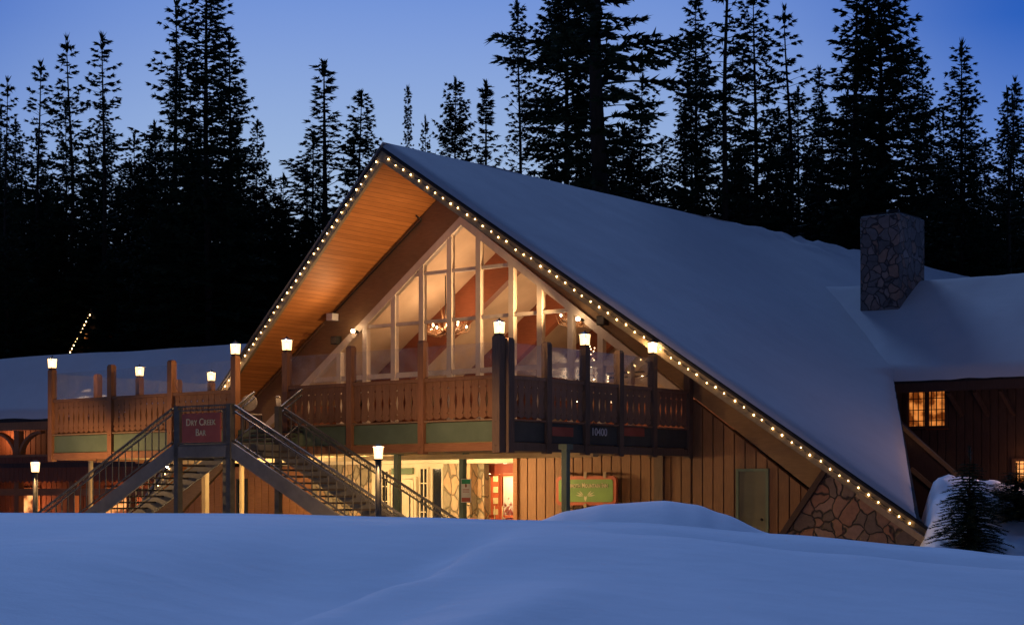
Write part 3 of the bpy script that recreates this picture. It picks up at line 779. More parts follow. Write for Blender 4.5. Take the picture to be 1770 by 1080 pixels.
def rail_bay(p0, p1, nrm, woodm, skirt, skirtm, beamm, glass_on=True, rail=True):
    """p0,p1: plan points of the bay (lodge frame) already clear of the posts; nrm: outward plan normal"""
    p0 = Vector((*p0, 0)); p1 = Vector((*p1, 0)); d = (p1-p0); L = d.length; d.normalize(); nr = Vector((*nrm, 0))
    def q(u, o, z): return p0 + d*u + nr*o + Vector((0, 0, z))
    out = []
    if rail:
        m = MB(); n = max(3, round(L/.262)); w = L/n
        prof = [(.0, .06), (.05, .46), (.13, .475), (.145, .33), (.17, .33), (.185, .475), (.27, .475), (.30, .43), (.48, .30), (.66, .43), (.69, .475), (.79, .475), (.805, .36), (.83, .36), (.845, .475), (1, .475)]
        H = RT-.10-(RB+.03)
        for k in range(n):
            c = (k+.5)*w
            pl = [q(c+h*w, -.012, RB+.03+f*H) for f, h in prof] + [q(c-h*w, -.012, RB+.03+f*H) for f, h in reversed(prof)]
            m.prism(pl, nr*.028)
        out.append(m.build('balustrade', woodm, deck))
        m = MB(); m.beam(q(0, 0, RT-.05), q(L, 0, RT-.05), .13, .09); m.beam(q(0, -.045, RT-.18), q(L, -.045, RT-.18), .05, .08); m.build('top_rail', woodm, deck)
        m = MB(); m.beam(q(0, -.05, RB+.16), q(L, -.05, RB+.16), .05, .08); m.beam(q(0, .01, RB-.015), q(L, .01, RB-.015), .12, .04); m.build('bottom_rail', trim_m if woodm is rail_m else woodm, deck)
    m = MB(); m.beam(q(0, -.02, (RB-.05+GB)/2), q(L, -.02, (RB-.05+GB)/2), .05, RB-.06-GB); m.build('skirt_panel', skirtm, deck)
    m = MB(); m.beam(q(0, 0, GB-.12), q(L, 0, GB-.12), .12, .21); m.build('edge_beam', beamm, deck)
    if glass_on:
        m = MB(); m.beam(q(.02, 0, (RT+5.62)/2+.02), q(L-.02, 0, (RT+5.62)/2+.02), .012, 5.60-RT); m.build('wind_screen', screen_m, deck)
def post(x, y, z1, mat, w=.20, z0=GB-.28):
    m = MB(); m.box(x-w/2, x+w/2, y-w/2, y+w/2, z0, z1-.06)
    b = .03; m.add([(x-w/2,y-w/2,z1-.06),(x+w/2,y-w/2,z1-.06),(x+w/2,y+w/2,z1-.06),(x-w/2,y+w/2,z1-.06),(x-w/2+b,y-w/2+b,z1),(x+w/2-b,y-w/2+b,z1),(x+w/2-b,y+w/2-b,z1),(x-w/2+b,y+w/2-b,z1)], [(4,5,6,7),(0,1,5,4),(1,2,6,5),(2,3,7,6),(3,0,4,7)])
    for z in (GB-.1, GB+.5):
        m.sphere((x, y-w/2, z), .022, 6, 4)
    return m.build('post', mat, deck)
fx = [T(px, 700, TF).x for px in (862, 731, 607, 496)]
fl = [T(px, 700, TF).x for px in (407, 297, 193, 92)]
fl[-1] = XL
ry = [N(px, 700, 0).y for px in (878, 945, 1011, 1070, 1128, 1190)]
lanterns = []
for k, x in enumerate(fx):
    post(x, TF, 5.80 if k != 3 else 5.78, dark_post_m if k == 0 else post_m, .24 if k == 0 else .20)
for a, b in zip(fx, fx[1:]): rail_bay((b+.11, TF), (a-.12, TF), (0, -1), rail_m, True, green_m, beam_m)
for x in fl: post(x, TF, 5.78, post_m)
for a, b in zip(fl, fl[1:]): rail_bay((b+.11, TF), (a-.11, TF), (0, -1), rail_m, True, green_m, beam_m)
# skirt across the stair opening
rail_bay((fl[0]+.11, TF), (fx[3]-.11, TF), (0, -1), rail_m, True, green_m, beam_m, glass_on=False, rail=False)
for k, y in enumerate(ry): post(0, y, 5.74, dark_post_m, .20 if k else .24)
for k, (a, b) in enumerate(zip(ry, ry[1:])):
    rail_bay((0, a+.11), (0, b-.11), (1, 0), right_rail_m, True, slate_m, dark_post_m, glass_on=k < 4)
ly = [-7.0, -5.27, -3.6, -2.1]
for y in ly: post(XL, y, 5.72, post_m)
for a, b in zip([TF]+ly, ly): rail_bay((XL, a+.11), (XL, b-.11), (-1, 0), rail_m, True, green_m, beam_m)
# red name boards on the right skirt and the street number
for px, lab in ((973, 'dim red board on the dark skirt panel left of the street number'), (1096, 'dim red board on the dark skirt panel right of the street number')):
    c = N(px, 746, .04); c2 = N(px+18, 746, .04); h = (c2-c).length
    th = thing('red_board', lab, 'sign', (.03, c.y, c.z))
    m = MB(); m.box(.012, .04, c.y-h, c.y+h, c.z-.12, c.z+.12); m.build('board', red_m, th)
c = N(1036, 747, .03)
o = text('number_sign', '10400', .30, ML, (.03, c.y, c.z), white_m, face='right', xs=.98)
tag(o, 'pale street number 10400 on the dark balcony skirt', 'house number')

# columns carrying the deck
for px, y0, lab in ((978, -7.0, 'green steel column in front of the green hotel sign'), (800, -4.5, 'pale green column beside the entrance bearing the white notice'), (687, -5.2, 'green column in front of the cream double doors'), (355, -7.0, 'pale yellow column under the left deck behind the stair landing'), (157, -6.2, 'pale column below the far left end of the deck'), (418, -3.5, 'thin pale column by the grey window under the deck')):
    x = T(px, 830, y0).x; w = .085 if px not in (157, 418) else .06
    th = thing('deck_column', lab, 'column', (x, y0, 0))
    th['kind'] = 'thing'; cm = col_m if px > 600 else under_m
    m = MB(); m.box(x-w, x+w, y0-w, y0+w, 0, CEIL-.14); m.build('shaft', cm, th, bevel=.01)
    m = MB(); m.box(x-w-.05, x+w+.05, y0-w-.05, y0+w+.05, CEIL-.139, CEIL-.001); m.build('cap', cm, th)
# ceiling lamps under the deck
CL = ('recessed lamp under the balcony right above the head of the lamp post', 'recessed lamp under the balcony behind the right flight of stairs', 'recessed lamp under the balcony in front of the cream double doors', 'recessed lamp under the balcony behind the stair opening', 'recessed lamp under the balcony in front of the glazed entrance', 'recessed lamp under the left deck behind the landing')
for k, (px, t0, s) in enumerate(((632, -3.6, 5.5), (560, -2.8, 3.5), (760, -2.4, 7.5), (480, -5.5, 3.2), (865, -2.0, .6), (385, -5.6, 4.0))):
    x = T(px, 795, t0).x
    th = thing('ceiling_lamp', CL[k], 'ceiling lamp', (x, t0, CEIL-.02), group='recessed lamps under the balcony')
    m = MB(); m.tube([(x, t0, CEIL+.01), (x, t0, CEIL-.035)], .13, 14); m.build('trim_ring', white_m, th)
    m = MB(); m.tube([(x, t0, CEIL-.034), (x, t0, CEIL-.045)], .10, 14); m.build('lens', can_m, th)
    point('lamp_light', (x, t0, CEIL-.22), 60*s, (1, .69, .33), .12, parent=th)

# ================================================================== LANTERNS
def make_lantern(loc, M, label, group=None, sc_=1.0, power=170):
    th = thing('lantern', label, 'lantern', loc, M=M, group=group)
    x, y, z = loc; a = .108*sc_; b = .095*sc_; h = .28*sc_
    def fr(m, w0, w1, z0, z1): m.add([(x-w0,y-w0,z0),(x+w0,y-w0,z0),(x+w0,y+w0,z0),(x-w0,y+w0,z0),(x-w1,y-w1,z1),(x+w1,y-w1,z1),(x+w1,y+w1,z1),(x-w1,y+w1,z1)], [(0,3,2,1),(4,5,6,7),(0,1,5,4),(1,2,6,5),(2,3,7,6),(3,0,4,7)])
    m = MB(M); m.box(x-b, x+b, y-b, y+b, z, z+.04); m.build('base', dark_m, th)
    m = MB(M); fr(m, b*.92, a*.95, z+.041, z+.041+h); m.build('glass', lantern_m, th)
    m = MB(M); m.sphere((x, y, z+.10+h*.2), .040*sc_, 10, 8, 1.6); m.build('bulb', filament_m, th)
    point('lantern_light', (x, y, z+h*.85), power, (1, .58, .26), .03, M=M, parent=th)
    m = MB(M)
    for sx in (-1, 1):
        for sy in (-1, 1): m.beam((x+sx*b, y+sy*b, z+.04), (x+sx*a, y+sy*a, z+.042+h), .012, .012)
    m.build('corner_bars', dark_m, th)
    m = MB(M); fr(m, a+.025, .03, z+.042+h, z+.11+h); m.sphere((x, y, z+.13+h), .025, 6, 4); m.build('cap', dark_m, th)
    return th
for (x, y, z, lab) in ((fl[3], TF, 5.78, 'lantern on the far left corner post of the balcony'),
                       (fl[0], TF, 5.78, 'lantern on the post left of the stair opening, beside the lit roof edge'),
                       (fx[3], TF, 5.78, 'lantern on the post right of the stair opening, under the orange soffit'),
                       (fx[0]+.02, TF, 5.80, 'lantern on the tall dark corner post in the middle of the gable glazing'),
                       (0, ry[2], 5.74, 'lantern on the dark post in front of the bright right gable window'),
                       (0, ry[4], 5.74, 'lantern on the dark post nearest the right roof edge'),
                       (XL, ly[1], 5.72, 'lantern seen through the wind screen behind the middle bay of the left deck'),
                       (XL, ly[3], 5.72, 'lantern seen through the wind screen close to the lit left roof edge')):
    make_lantern((x, y, z), ML, lab, 'lanterns on the balcony posts', power=330 if 'stair opening' in lab else 170)
def lamp_post(px, py, yd, lab, power):
    p = Y(px, py, yd); z = p.z-.2
    th = thing('lamp_post', lab, 'lamp post', (p.x, p.y, 0), M=MW, group='free standing lamp posts')
    m = MB(MW); m.tube([(p.x, p.y, 0), (p.x, p.y, z)], .075, 12); m.build('pole', metal_m, th)
    m = MB(MW); m.tube([(p.x, p.y, 0), (p.x, p.y, .12)], .14, 12); m.build('foot', metal_m, th)
    x, y = p.x, p.y; a, b, h = .108, .095, .28
    def fr(m, w0, w1, z0, z1): m.add([(x-w0,y-w0,z0),(x+w0,y-w0,z0),(x+w0,y+w0,z0),(x-w0,y+w0,z0),(x-w1,y-w1,z1),(x+w1,y-w1,z1),(x+w1,y+w1,z1),(x-w1,y+w1,z1)], [(0,3,2,1),(4,5,6,7),(0,1,5,4),(1,2,6,5),(2,3,7,6),(3,0,4,7)])
    m = MB(MW); fr(m, b, b, z+.001, z+.04); hd = m.build('lamp_head', dark_m, th)
    m = MB(MW); fr(m, b*.92, a, z+.041, z+.041+h); m.build('glass', lantern_m, hd)
    m = MB(MW); m.sphere((x, y, z+.10+h*.2), .040, 10, 8, 1.6); m.build('bulb', filament_m, hd)
    point('lamp_light', (x, y, z+h*.85), power, (1, .58, .26), .03, M=MW, parent=th)
    m = MB(MW); fr(m, a+.03, .03, z+.042+h, z+.10+h); m.build('cap', dark_m, hd)
lamp_post(61, 806, 51.5, 'lamp post standing alone left of the staircase', 900)
lamp_post(654, 781, 41, 'lamp post in front of the right flight of stairs', 950)

# ================================================================== STAIRCASE
stair = thing('staircase', 'dark painted double staircase with a central landing rising to the balcony', 'staircase', (-8.3, -11, 0))
LZ = 3.12
sx0, sx1 = T(302, 760, -11.6).x, T(399, 760, -11.6).x
S0, S1 = -11.6, -9.75
m = MB(); m.box(sx0, sx1, S0, S1, LZ-.05, LZ); m.box(sx0, sx1, S0-.03, S0+.05, LZ-.36, LZ-.051); m.box(sx0, sx1, S1-.05, S1, LZ-.36, LZ-.051); m.box(sx0, sx0+.06, S0+.051, S1-.051, LZ-.36, LZ-.051); m.box(sx1-.06, sx1, S0+.051, S1-.051, LZ-.36, LZ-.051)
m.build('landing', stair_m, stair)
for x in (sx0+.08, sx1-.08):
    for y in (S0+.06, S1-.06):
        m = MB(); m.box(x-.085, x+.085, y-.05 if y > -11 else y-.09, y+.08, 0, LZ+1.06 if y < -11 else LZ+1.06); m.build('post', metal_m, stair)
PT = .48
def ring_row(m, p, q, r=.045, sp=.13):
    p = Vector(p); q = Vector(q); L = (q-p).length; n = int(L/sp); d = (q-p)/max(1, n); side = d.normalized()
    up = Vector((0, 0, 1))
    for k in range(n):
        c = p + d*(k+.5); pts = [c + side*math.cos(a*math.pi/4)*r + up*math.sin(a*math.pi/4)*r for a in range(9)]
        m.tube(pts, .009, 4, cap=False)
def railing(p, q, name='railing', balz=.13):
    """p,q: foot line at nosing level; rails above"""
    p = Vector(p); q = Vector(q); z = Vector((0, 0, 1)); m = MB()
    m.beam(p+z*1.02, q+z*1.02, .06, .05); m.beam(p+z*.86, q+z*.86, .04, .035); m.beam(p+z*.10, q+z*.10, .04, .035)
    L = Vector((q.x-p.x, q.y-p.y, 0)).length; n = max(2, int(L/.29))
    for k in range(1, n):
        c = p + (q-p)*k/n; m.beam(c+z*.11, c+z*.85, .024, .024, up=(0, 1, 0))
    ring_row(m, p+z*.94, q+z*.94)
    return m.build(name, metal_m, stair)
run = LZ/PT
for side, x0 in ((-1, sx0), (1, sx1)):
    xe_ = x0+side*run
    for y in (S0+.03, S1-.03):
        m = MB(); m.prism([(x0, y-.03, LZ+.04), (xe_, y-.03, .04), (xe_-side*.9, y-.03, -.0), (x0, y-.03, LZ-.38)], (0, .06, 0)); m.build('stringer', stair_m, stair)
        railing((x0+side*.12, y, LZ-.02), (xe_, y, .04))
    ns = 18
    for k in range(1, ns):
        x = x0+side*run*k/ns; z = LZ - LZ*k/ns
        m = MB(); m.box(min(x, x-side*.30), max(x, x-side*.30), S0+.065, S1-.065, z-.05, z); m.build('step', tread_m, stair)
# last steps up to the deck
ns = 3
for k in range(1, ns+1):
    y = S1+.02+(k-1)*.30; z = LZ+(FL-LZ)*k/(ns+1)
    m = MB(); m.box(sx0+.35, sx1-.1, y, y+.31, z-.05, z); m.build('step', tread_m, stair)
for x in (sx0+.30, sx1-.05):
    railing((x, S1, LZ), (x, TF-.12, FL))
# sign frame and guard on the landing front
m = MB()
for z in (LZ+1.03, LZ+.92, LZ+.03): m.beam((sx0+.1, S0, z), (sx1-.1, S0, z), .045, .04)
for x in (sx0+.14, sx1-.28): m.box(x, x+.10, S0-.04, S0+.02, LZ+.05, LZ+.90)
ring_row(m, (sx0+.15, S0, LZ+.975), (sx1-.15, S0, LZ+.975), .05, .085)
m.build('railing', metal_m, stair)
a = T(314, 715, S0-.10); b = T(381, 763, S0-.10)
th = thing('bar_sign', 'dark red sign reading Dry Creek Bar on the stair landing', 'sign', (a.x, S0-.10, b.z))
m = MB(); m.box(a.x, b.x, S0-.10, S0-.06, b.z, a.z); m.build('board', red_m, th, bevel=.008)
text('lettering', 'Dry Creek', .27, ML, ((a.x+b.x)/2, S0-.108, a.z-.25), gold_m, th, xs=1.0, caps=True)
text('lettering', 'Bar', .27, ML, ((a.x+b.x)/2, S0-.108, a.z-.53), gold_m, th, xs=1.0, caps=True)
# flood light under the landing
c = T(292, 806, -10.7)
th = thing('stair_lamp', 'small bright lamp under the left flight of stairs', 'lamp', tuple(c))
m = MB(); m.box(c.x-.05, c.x+.05, -10.72, -10.6, c.z, c.z+.09); m.build('housing', metal_m, th)
m = MB(); m.sphere((c.x, -10.77, c.z+.02), .05); m.build('bulb', flood_m, th)
# chairs on the deck near the stair head
def deck_chair(x, y, rz, label, round_back):
    th = thing('patio_chair', label, 'chair', (x, y, FL), group=None, rz=rz); M = WM[th.name]
    m = MB(M); m.tube([(0, 0, .42), (0, 0, .46)], .24, 14); m.build('seat', wicker_m, th)
    for sx in (-1, 1):
        for sy in (-1, 1): m = MB(M); m.tube([(sx*.18, sy*.18, 0), (sx*.16, sy*.16, .42)], .018, 6); m.build('leg', dark_m, th)
    m = MB(M)
    if round_back:
        m.prism([(.27*math.cos(a*math.pi/10), .20, .78+.24*math.sin(a*math.pi/10)) for a in range(20)], (0, .04, 0))
    else:
        for k in range(7): m.tube([(-.2+k*.066, .2, .46), (-.24+k*.08, .26, .92)], .012, 5)
        m.tube([(-.25, .25, .90), (-.12, .27, .97), (.12, .27, .97), (.25, .25, .90)], .02, 6)
    m.build('backrest', wicker_m, th)
c = T(430, 700, -8.2)
deck_chair(c.x, -8.0, math.pi+.2, 'round backed patio chair at the head of the stairs', True)
deck_chair(c.x+.75, -7.4, math.pi-.5, 'white wicker chair standing behind the round backed chair', False)

# ================================================================== SIGNS, FLOODS, FITTINGS
# hotel sign on the siding
S = -.35
a = T(961, 823, S); b = T(1065, 873, S)
th = thing('hotel_sign', 'green hotel name sign with rounded red frame on the siding wall', 'sign', (a.x, S, b.z))
def rrect(x0, x1, z0, z1, r, y, n=5):
    p = []
    for cx, cz, a0 in ((x1-r, z1-r, 0), (x0+r, z1-r, 90), (x0+r, z0+r, 180), (x1-r, z0+r, 270)):
        for k in range(n+1): an = R(a0+90*k/n); p.append((cx+r*math.cos(an), y, cz+r*math.sin(an)))
    return p
w = (a.x, b.x, b.z, a.z)
m = MB(); m.prism(rrect(a.x, b.x, b.z, a.z, .16, S), (0, .09, 0)); m.build('frame', redframe_m, th)
m = MB(); m.prism(rrect(a.x+.11, b.x-.11, b.z+.10, a.z-.10, .09, S-.012), (0, .011, 0)); m.build('board', signgreen_m, th)
cx = (a.x+b.x)/2
text('lettering', 'Mammoth Mountain Inn', .20, ML, (cx, S-.024, a.z-.29), gold_m, th, xs=.80, bold=.004, caps=True)
m = MB()
for sgn in (-1, 1):
    for k, (ang, L) in enumerate(((8, .30), (24, .28), (42, .22))):
        d = Vector((sgn*math.cos(R(ang)), 0, math.sin(R(ang)))); n_ = Vector((-d.z, 0, d.x)); o = Vector((cx+sgn*.03, S-.018, a.z-.62)) + d*.05
        m.prism([o, o+d*L*.5+n_*.022, o+d*L, o+d*L*.5-n_*.022], (0, .005, 0))
m.prism([(cx-.05, S-.018, a.z-.60), (cx, S-.018, a.z-.63), (cx+.05, S-.018, a.z-.60), (cx+.05, S-.018, a.z-.68), (cx, S-.018, a.z-.78), (cx-.04, S-.018, a.z-.70)], (0, .005, 0))
m.build('emblem', gold_m, th)
for k, f in enumerate((.18, .5, .82)):
    x = a.x+(b.x-a.x)*f
    m = MB(); m.box(x-.05, x+.05, S-.03, S-.013, a.z-.06, a.z+.05); m.box(x-.05, x+.05, S-.013, -.002, a.z+.051, a.z+.12); m.build('bracket', copper_m, th)
    m = MB(); m.box(x-.05, x+.05, S-.03, S-.013, b.z-.06, b.z+.05); m.box(x-.05, x+.05, S-.013, -.002, b.z-.12, b.z-.061); m.build('bracket', copper_m, th)
m = MB(); m.box(a.x+.55, b.x-.75, -.06, -.004, b.z-.28, b.z-.13)
o = m.build('small_plaque', white_m, None); tag(o, 'small pale plaque just under the green hotel sign', 'plaque')
# notice board on the entrance column
yc = -4.5-.11
a = T(798, 827, yc); b = T(814.5, 868, yc)
th = thing('notice_board', 'white notice with a green top and brown footer on the entrance column', 'sign', (a.x, yc, b.z))
m = MB(); m.box(a.x, b.x, yc-.02, yc, b.z, a.z); m.build('board', white_m, th)
m = MB(); m.box(a.x+.02, b.x-.02, yc-.026, yc-.0205, a.z-.15, a.z-.02); m.build('green_header', bright_green_m, th)
m = MB(); m.box(a.x+.02, b.x-.02, yc-.026, yc-.0205, b.z+.02, b.z+.14); m.build('brown_footer', red_m, th)
cxn = (a.x+b.x)/2
m = MB(); m.prism([(cxn+.035*math.cos(k*math.pi/6), yc-.028, a.z-.20+.055*math.sin(k*math.pi/6)) for k in range(12)], (0, .006, 0)); m.build('emblem', int_beam_m, th)
m = MB()
for z in (.30, .34, .38): m.box(a.x+.06, b.x-.06, yc-.024, yc-.0205, a.z-z-.01, a.z-z+.004)
m.build('text_lines', red_m, th)
# handrail loops and bin at the entrance
for px, yy, lab in ((815, -4.2, 'thin bent handrail just right of the entrance column'), (716, -4.8, 'short dark handrail at the foot of the right stairs')):
    x = T(px, 880, yy).x; th = thing('handrail', lab, 'handrail', (x, yy, 0))
    m = MB(); m.tube([(x-.12, yy, 0), (x-.12, yy, .95), (x-.09, yy, 1.02), (x+.08, yy, 1.02), (x+.12, yy, .95), (x+.12, yy, .55)], .022, 6); m.build('pipe', dark_m, th)
x = T(776, 885, -2).x
th = thing('bench', 'reddish wooden bench against the stone pier by the entrance', 'bench', (x, -1.6, 0))
m = MB(); m.box(x-.55, x+.55, -1.85, -1.4, .42, .48); m.build('seat', redframe_m, th)
m = MB()
for k in range(3): m.box(x-.55, x+.55, -1.40, -1.36, .55+k*.17, .68+k*.17)
m.build('backrest', redframe_m, th)
for sx in (-.5, .5): m = MB(); m.box(x+sx-.03, x+sx+.03, -1.82, -1.36, 0, .55); m.build('leg', dark_m, th)
# security camera / lamp under the right balcony
c = T(989, 785, -.5); th = thing('security_camera', 'small round camera under the balcony edge above the hotel sign', 'camera', tuple(c))
m = MB(); m.sphere((c.x, -.5, c.z), .07); m.build('dome', white_m, th)
m = MB(); m.box(c.x+.02, c.x+.12, -.48, -.36, c.z-.02, c.z+.10); m.build('mount', dark_m, th)
# floods on the gable frame, speakers
def flood(px, py, aim, power, lab, sp=110):
    c = T(px, py, -.34); th = thing('flood_lamp', lab, 'flood lamp', tuple(c))
    m = MB(); m.tube([(c.x, -.10, c.z-.02), (c.x, -.26, c.z-.01)], .05, 8); m.build('housing', dark_m, th)
    m = MB(); m.sphere((c.x, -.34, c.z), .062, 10, 6); m.build('bulb', flood_m, th)
    point('flood_beam', (c.x, -.46, c.z+.06), power, (1, .62, .30), .07, parent=th, spot=(aim, sp))
flood(610, 572, (AX-5.0, -6.5, 9.5), 110, 'bare bright flood lamp on the left sloped window frame', 150)
flood(999, 551, (AX-4.2, -2.6, 9.3), 2100, 'bright flood lamp on the right sloped window frame', 70)
for px, py, lab in ((580, 588, 'small black box speaker on the left gable wall'), (1041, 554, 'small box speaker on the right gable wall beside the flood lamp')):
    c = T(px, py, -.16); th = thing('speaker', lab, 'speaker', tuple(c))
    m = MB(); m.box(c.x-.15, c.x+.15, -.26, -.02, c.z-.14, c.z+.14); m.build('cabinet', dark_m, th, bevel=.01)
    m = MB(); m.box(c.x-.12, c.x+.12, -.27, -.261, c.z-.11, c.z+.11); m.build('grille', metal_m, th)

# ================================================================== STRING LIGHTS
def string_lights(side, s0, s1, step, label):
    th = thing('string_lights', label, 'string lights', (AX, tv(0), slope(0, .5)))
    n = int((s1-s0)/step); proto = None; pts = []
    rnd = random.Random(side+5)
    for k in range(n+1):
        s = s0+(s1-s0)*k/n + rnd.uniform(-.03, .03)
        z = slope(s, .40)+rnd.uniform(-.035, .03)
        p = Vector((AX+side*s, tv(s)-.05, z)); pts.append(p)
        if proto is None:
            m = MB(); m.sphere((0, 0, 0), .020, 8, 6, 1.3); m.M = ML @ Matrix.Translation(p)
            proto = m.build('bulb', bulb_m, th); base = p.copy(); off = p - Vector((AX, tv(0), slope(0, .5)))
        else:
            c = proto.copy(); COL.objects.link(c); c.parent = th
            q_ = rnd.uniform(.75, 1.15); c.matrix_local = Matrix.Translation(p-base) @ Matrix.Translation(off) @ Matrix.Rotation(rnd.uniform(-.5, .5), 4, 'Y') @ Matrix.Diagonal((q_, q_, q_, 1)) @ Matrix.Translation(-off)
            WM[c.name] = WM[proto.name]
    m = MB(); w = []
    for a, b in zip(pts, pts[1:]): w += [a+Vector((0, .02, .03)), (a+b)/2+Vector((0, .02, .0))]
    m.tube(w, .008, 4); m.build('wire', dark_m, th)
string_lights(-1, .25, 14.5, .268, 'string of warm bulbs along the left edge of the A-frame roof')
string_lights(1, .25, 15.9, .262, 'string of warm bulbs along the right edge of the A-frame roof')

# ================================================================== RIGHT WING (behind the main roof)
wing = thing('wing_building', 'dark boarded wing with snow roof, stone chimney and curtained lit window right of the lodge', 'building', (4, 12.7, 0))
WE = 5.93
def wz(t, drop=0): return min(WE + P_*(t-11.7), 9.62) - drop
m = MB()
x0w, x1w = AX+9.5, AX+40
m.prism([(x0w, 11.55, wz(11.55)-.16), (x1w, 11.55, wz(11.55)-.16), (x1w, 16.92, wz(16.92)-.16), (x0w-4.9, 16.92, wz(16.92)-.16)], (0, 0, -.12))
m.prism([(x0w-4.9, 16.93, 9.62-.16), (x1w, 16.93, 9.62-.16), (x1w, 22.3, WE-.16), (x0w, 22.3, WE-.16)], (0, 0, -.12))
wr = m.build('roof', shingle_m, wing)
v = []; f = []; nx, nn = 110, 34
for i in range(nx+1):
    for k in range(nn+1):
        q = k/nn; t = 11.5 + (16.98-11.5)*q
        xl = AX + 9.45 - max(0, t-11.7) - .7       # tucked under the main roof's snow
        x = xl + (x1w-xl)*(i/nx)**1.4
        edge = min(1, (t-11.5)/.30)
        nz = noise.noise(Vector((x*.4, t*.4, 8)))*.06 + noise.noise(Vector((x*1.6, t*.7, 1)))*.025
        lip = noise.noise(Vector((x*.9, 0, 3)))*.10 if k == 0 else 0
        val = .10*math.exp(-((x-xl)/1.5)**2)*edge
        v.append((x, t-abs(lip), wz(t, .165) + .26*edge**.5 + nz + val))
for i in range(nx):
    for k in range(nn): a = i*(nn+1)+k; f.append((a, a+nn+1, a+nn+2, a+1))
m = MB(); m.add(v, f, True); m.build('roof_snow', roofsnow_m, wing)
m = MB(); m.box(x0w, x1w, 11.56, 11.68, wz(11.6)-.62, wz(11.6)-.285); m.build('fascia', nightwood_m, wing)
a = T(1571, 662, 12.7); b = T(1634, 735, 12.7)
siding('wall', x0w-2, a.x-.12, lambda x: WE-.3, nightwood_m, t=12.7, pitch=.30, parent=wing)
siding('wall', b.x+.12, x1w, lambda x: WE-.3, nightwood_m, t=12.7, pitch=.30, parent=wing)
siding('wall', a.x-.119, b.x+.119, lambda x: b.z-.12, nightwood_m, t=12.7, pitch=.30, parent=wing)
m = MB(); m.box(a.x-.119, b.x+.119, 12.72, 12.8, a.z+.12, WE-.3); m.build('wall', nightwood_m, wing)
def leaded(a, b, t, mat, par, label=None, cols=2):
    m = MB(); w = .10
    m.box(a.x-w, a.x, t-.06, t+.08, b.z-w, a.z+w); m.box(b.x, b.x+w, t-.06, t+.08, b.z-w, a.z+w); m.box(a.x+.001, b.x-.001, t-.06, t+.08, a.z, a.z+w); m.box(a.x+.001, b.x-.001, t-.06, t+.08, b.z-w, b.z)
    for i in range(1, cols): x = a.x+(b.x-a.x)*i/cols; m.box(x-.07, x+.07, t-.05, t+.07, b.z+.001, a.z-.001)
    wn2 = m.build('window', nightwood_m, par)
    m = MB(); m.box(a.x+.002, b.x-.002, t+.045, t+.055, b.z+.002, a.z-.002); m.build('pane', mat, wn2)
    m = MB(); L = (b.x-a.x)/cols
    for i in range(cols):
        for fq in (.22, .5, .80): x = a.x+L*(i+fq); m.box(x-.016, x+.016, t+.02, t+.04, b.z, a.z)
    for fq in (.12, .37, .63, .88): z = b.z+(a.z-b.z)*fq; m.box(a.x, b.x, t+.012, t+.019, z-.014, z+.014)
    m.build('leading', dark_m, wn2)
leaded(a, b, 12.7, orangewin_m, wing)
a = T(1755, 797, 12.6); b = T(1815, 832, 12.6)
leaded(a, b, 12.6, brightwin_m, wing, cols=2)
# pink fill lamp added for the snow pile, then spill from the lit window
q = T(1800, 790, 5.0); point('wing_fill_light', tuple(q), 150, (1, .56, .44), .4, parent=wing)
point('wing_fill_light', ((a.x+b.x)/2, 12.0, a.z-.1), 18, (1, .42, .14), .3, parent=wing)
m = MB()    # snow gutter braces and beam ends under the eave
for px in (1655, 1700, 1745):
    c = T(px, 690, 12.3); m.beam((c.x, 12.69, WE-1.5), (c.x-.1, 11.8, WE-.72), .12, .12)
m.build('eave_brace', nightwood_m, wing)
m = MB(); c = T(1665, 660, 12.5); m.beam((c.x-.3, 12.5, c.z-.15), (c.x+.25, 12.4, c.z+.12), .16, .16); m.beam((c.x+.05, 12.5, c.z-.15), (c.x+.5, 12.4, c.z+.12), .16, .16); m.build('flood_fitting', metal_m, wing)
# chimney
c = T(1486, 546, 15.2); cz = 12.05
m = MB(); m.box(c.x, c.x+1.58, 15.2, 17.35, 6.5, cz); ch = m.build('chimney', chimney_m, wing, bevel=.05)
m = MB(); m.box(c.x+.10, c.x+1.48, 15.3, 17.25, cz+.001, cz+.06); m.build('cap_slab', dark_m, ch)
m = MB(); m.tube([(c.x+.8, 16.3, cz+.061), (c.x+.8, 16.3, cz+.30)], .24, 12); m.build('flue', dark_m, ch)
# enclosed outside stair, dark boards with a pale handrail line
TS = 9.2
q = [T(1535, 705, TS), T(1562, 733, TS), T(1705, 868, TS), T(1712, 1000, TS), T(1540, 1000, TS)]
th = thing('stair_enclosure', 'dark boarded sloping stair enclosure between the roof end and the firs', 'stair', (q[2].x, TS, 0))
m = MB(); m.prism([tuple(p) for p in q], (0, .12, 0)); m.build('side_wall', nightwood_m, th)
m = MB(); m.beam(q[1]+Vector((-.2, -.06, .07)), q[2]+Vector((0, -.06, .07)), .12, .12); m.build('handrail', trim_m, th)
m = MB(); m.beam(T(1575, 810, TS-.1), T(1648, 872, TS-.1), .10, .14); m.build('lower_rail', trim_m, th)

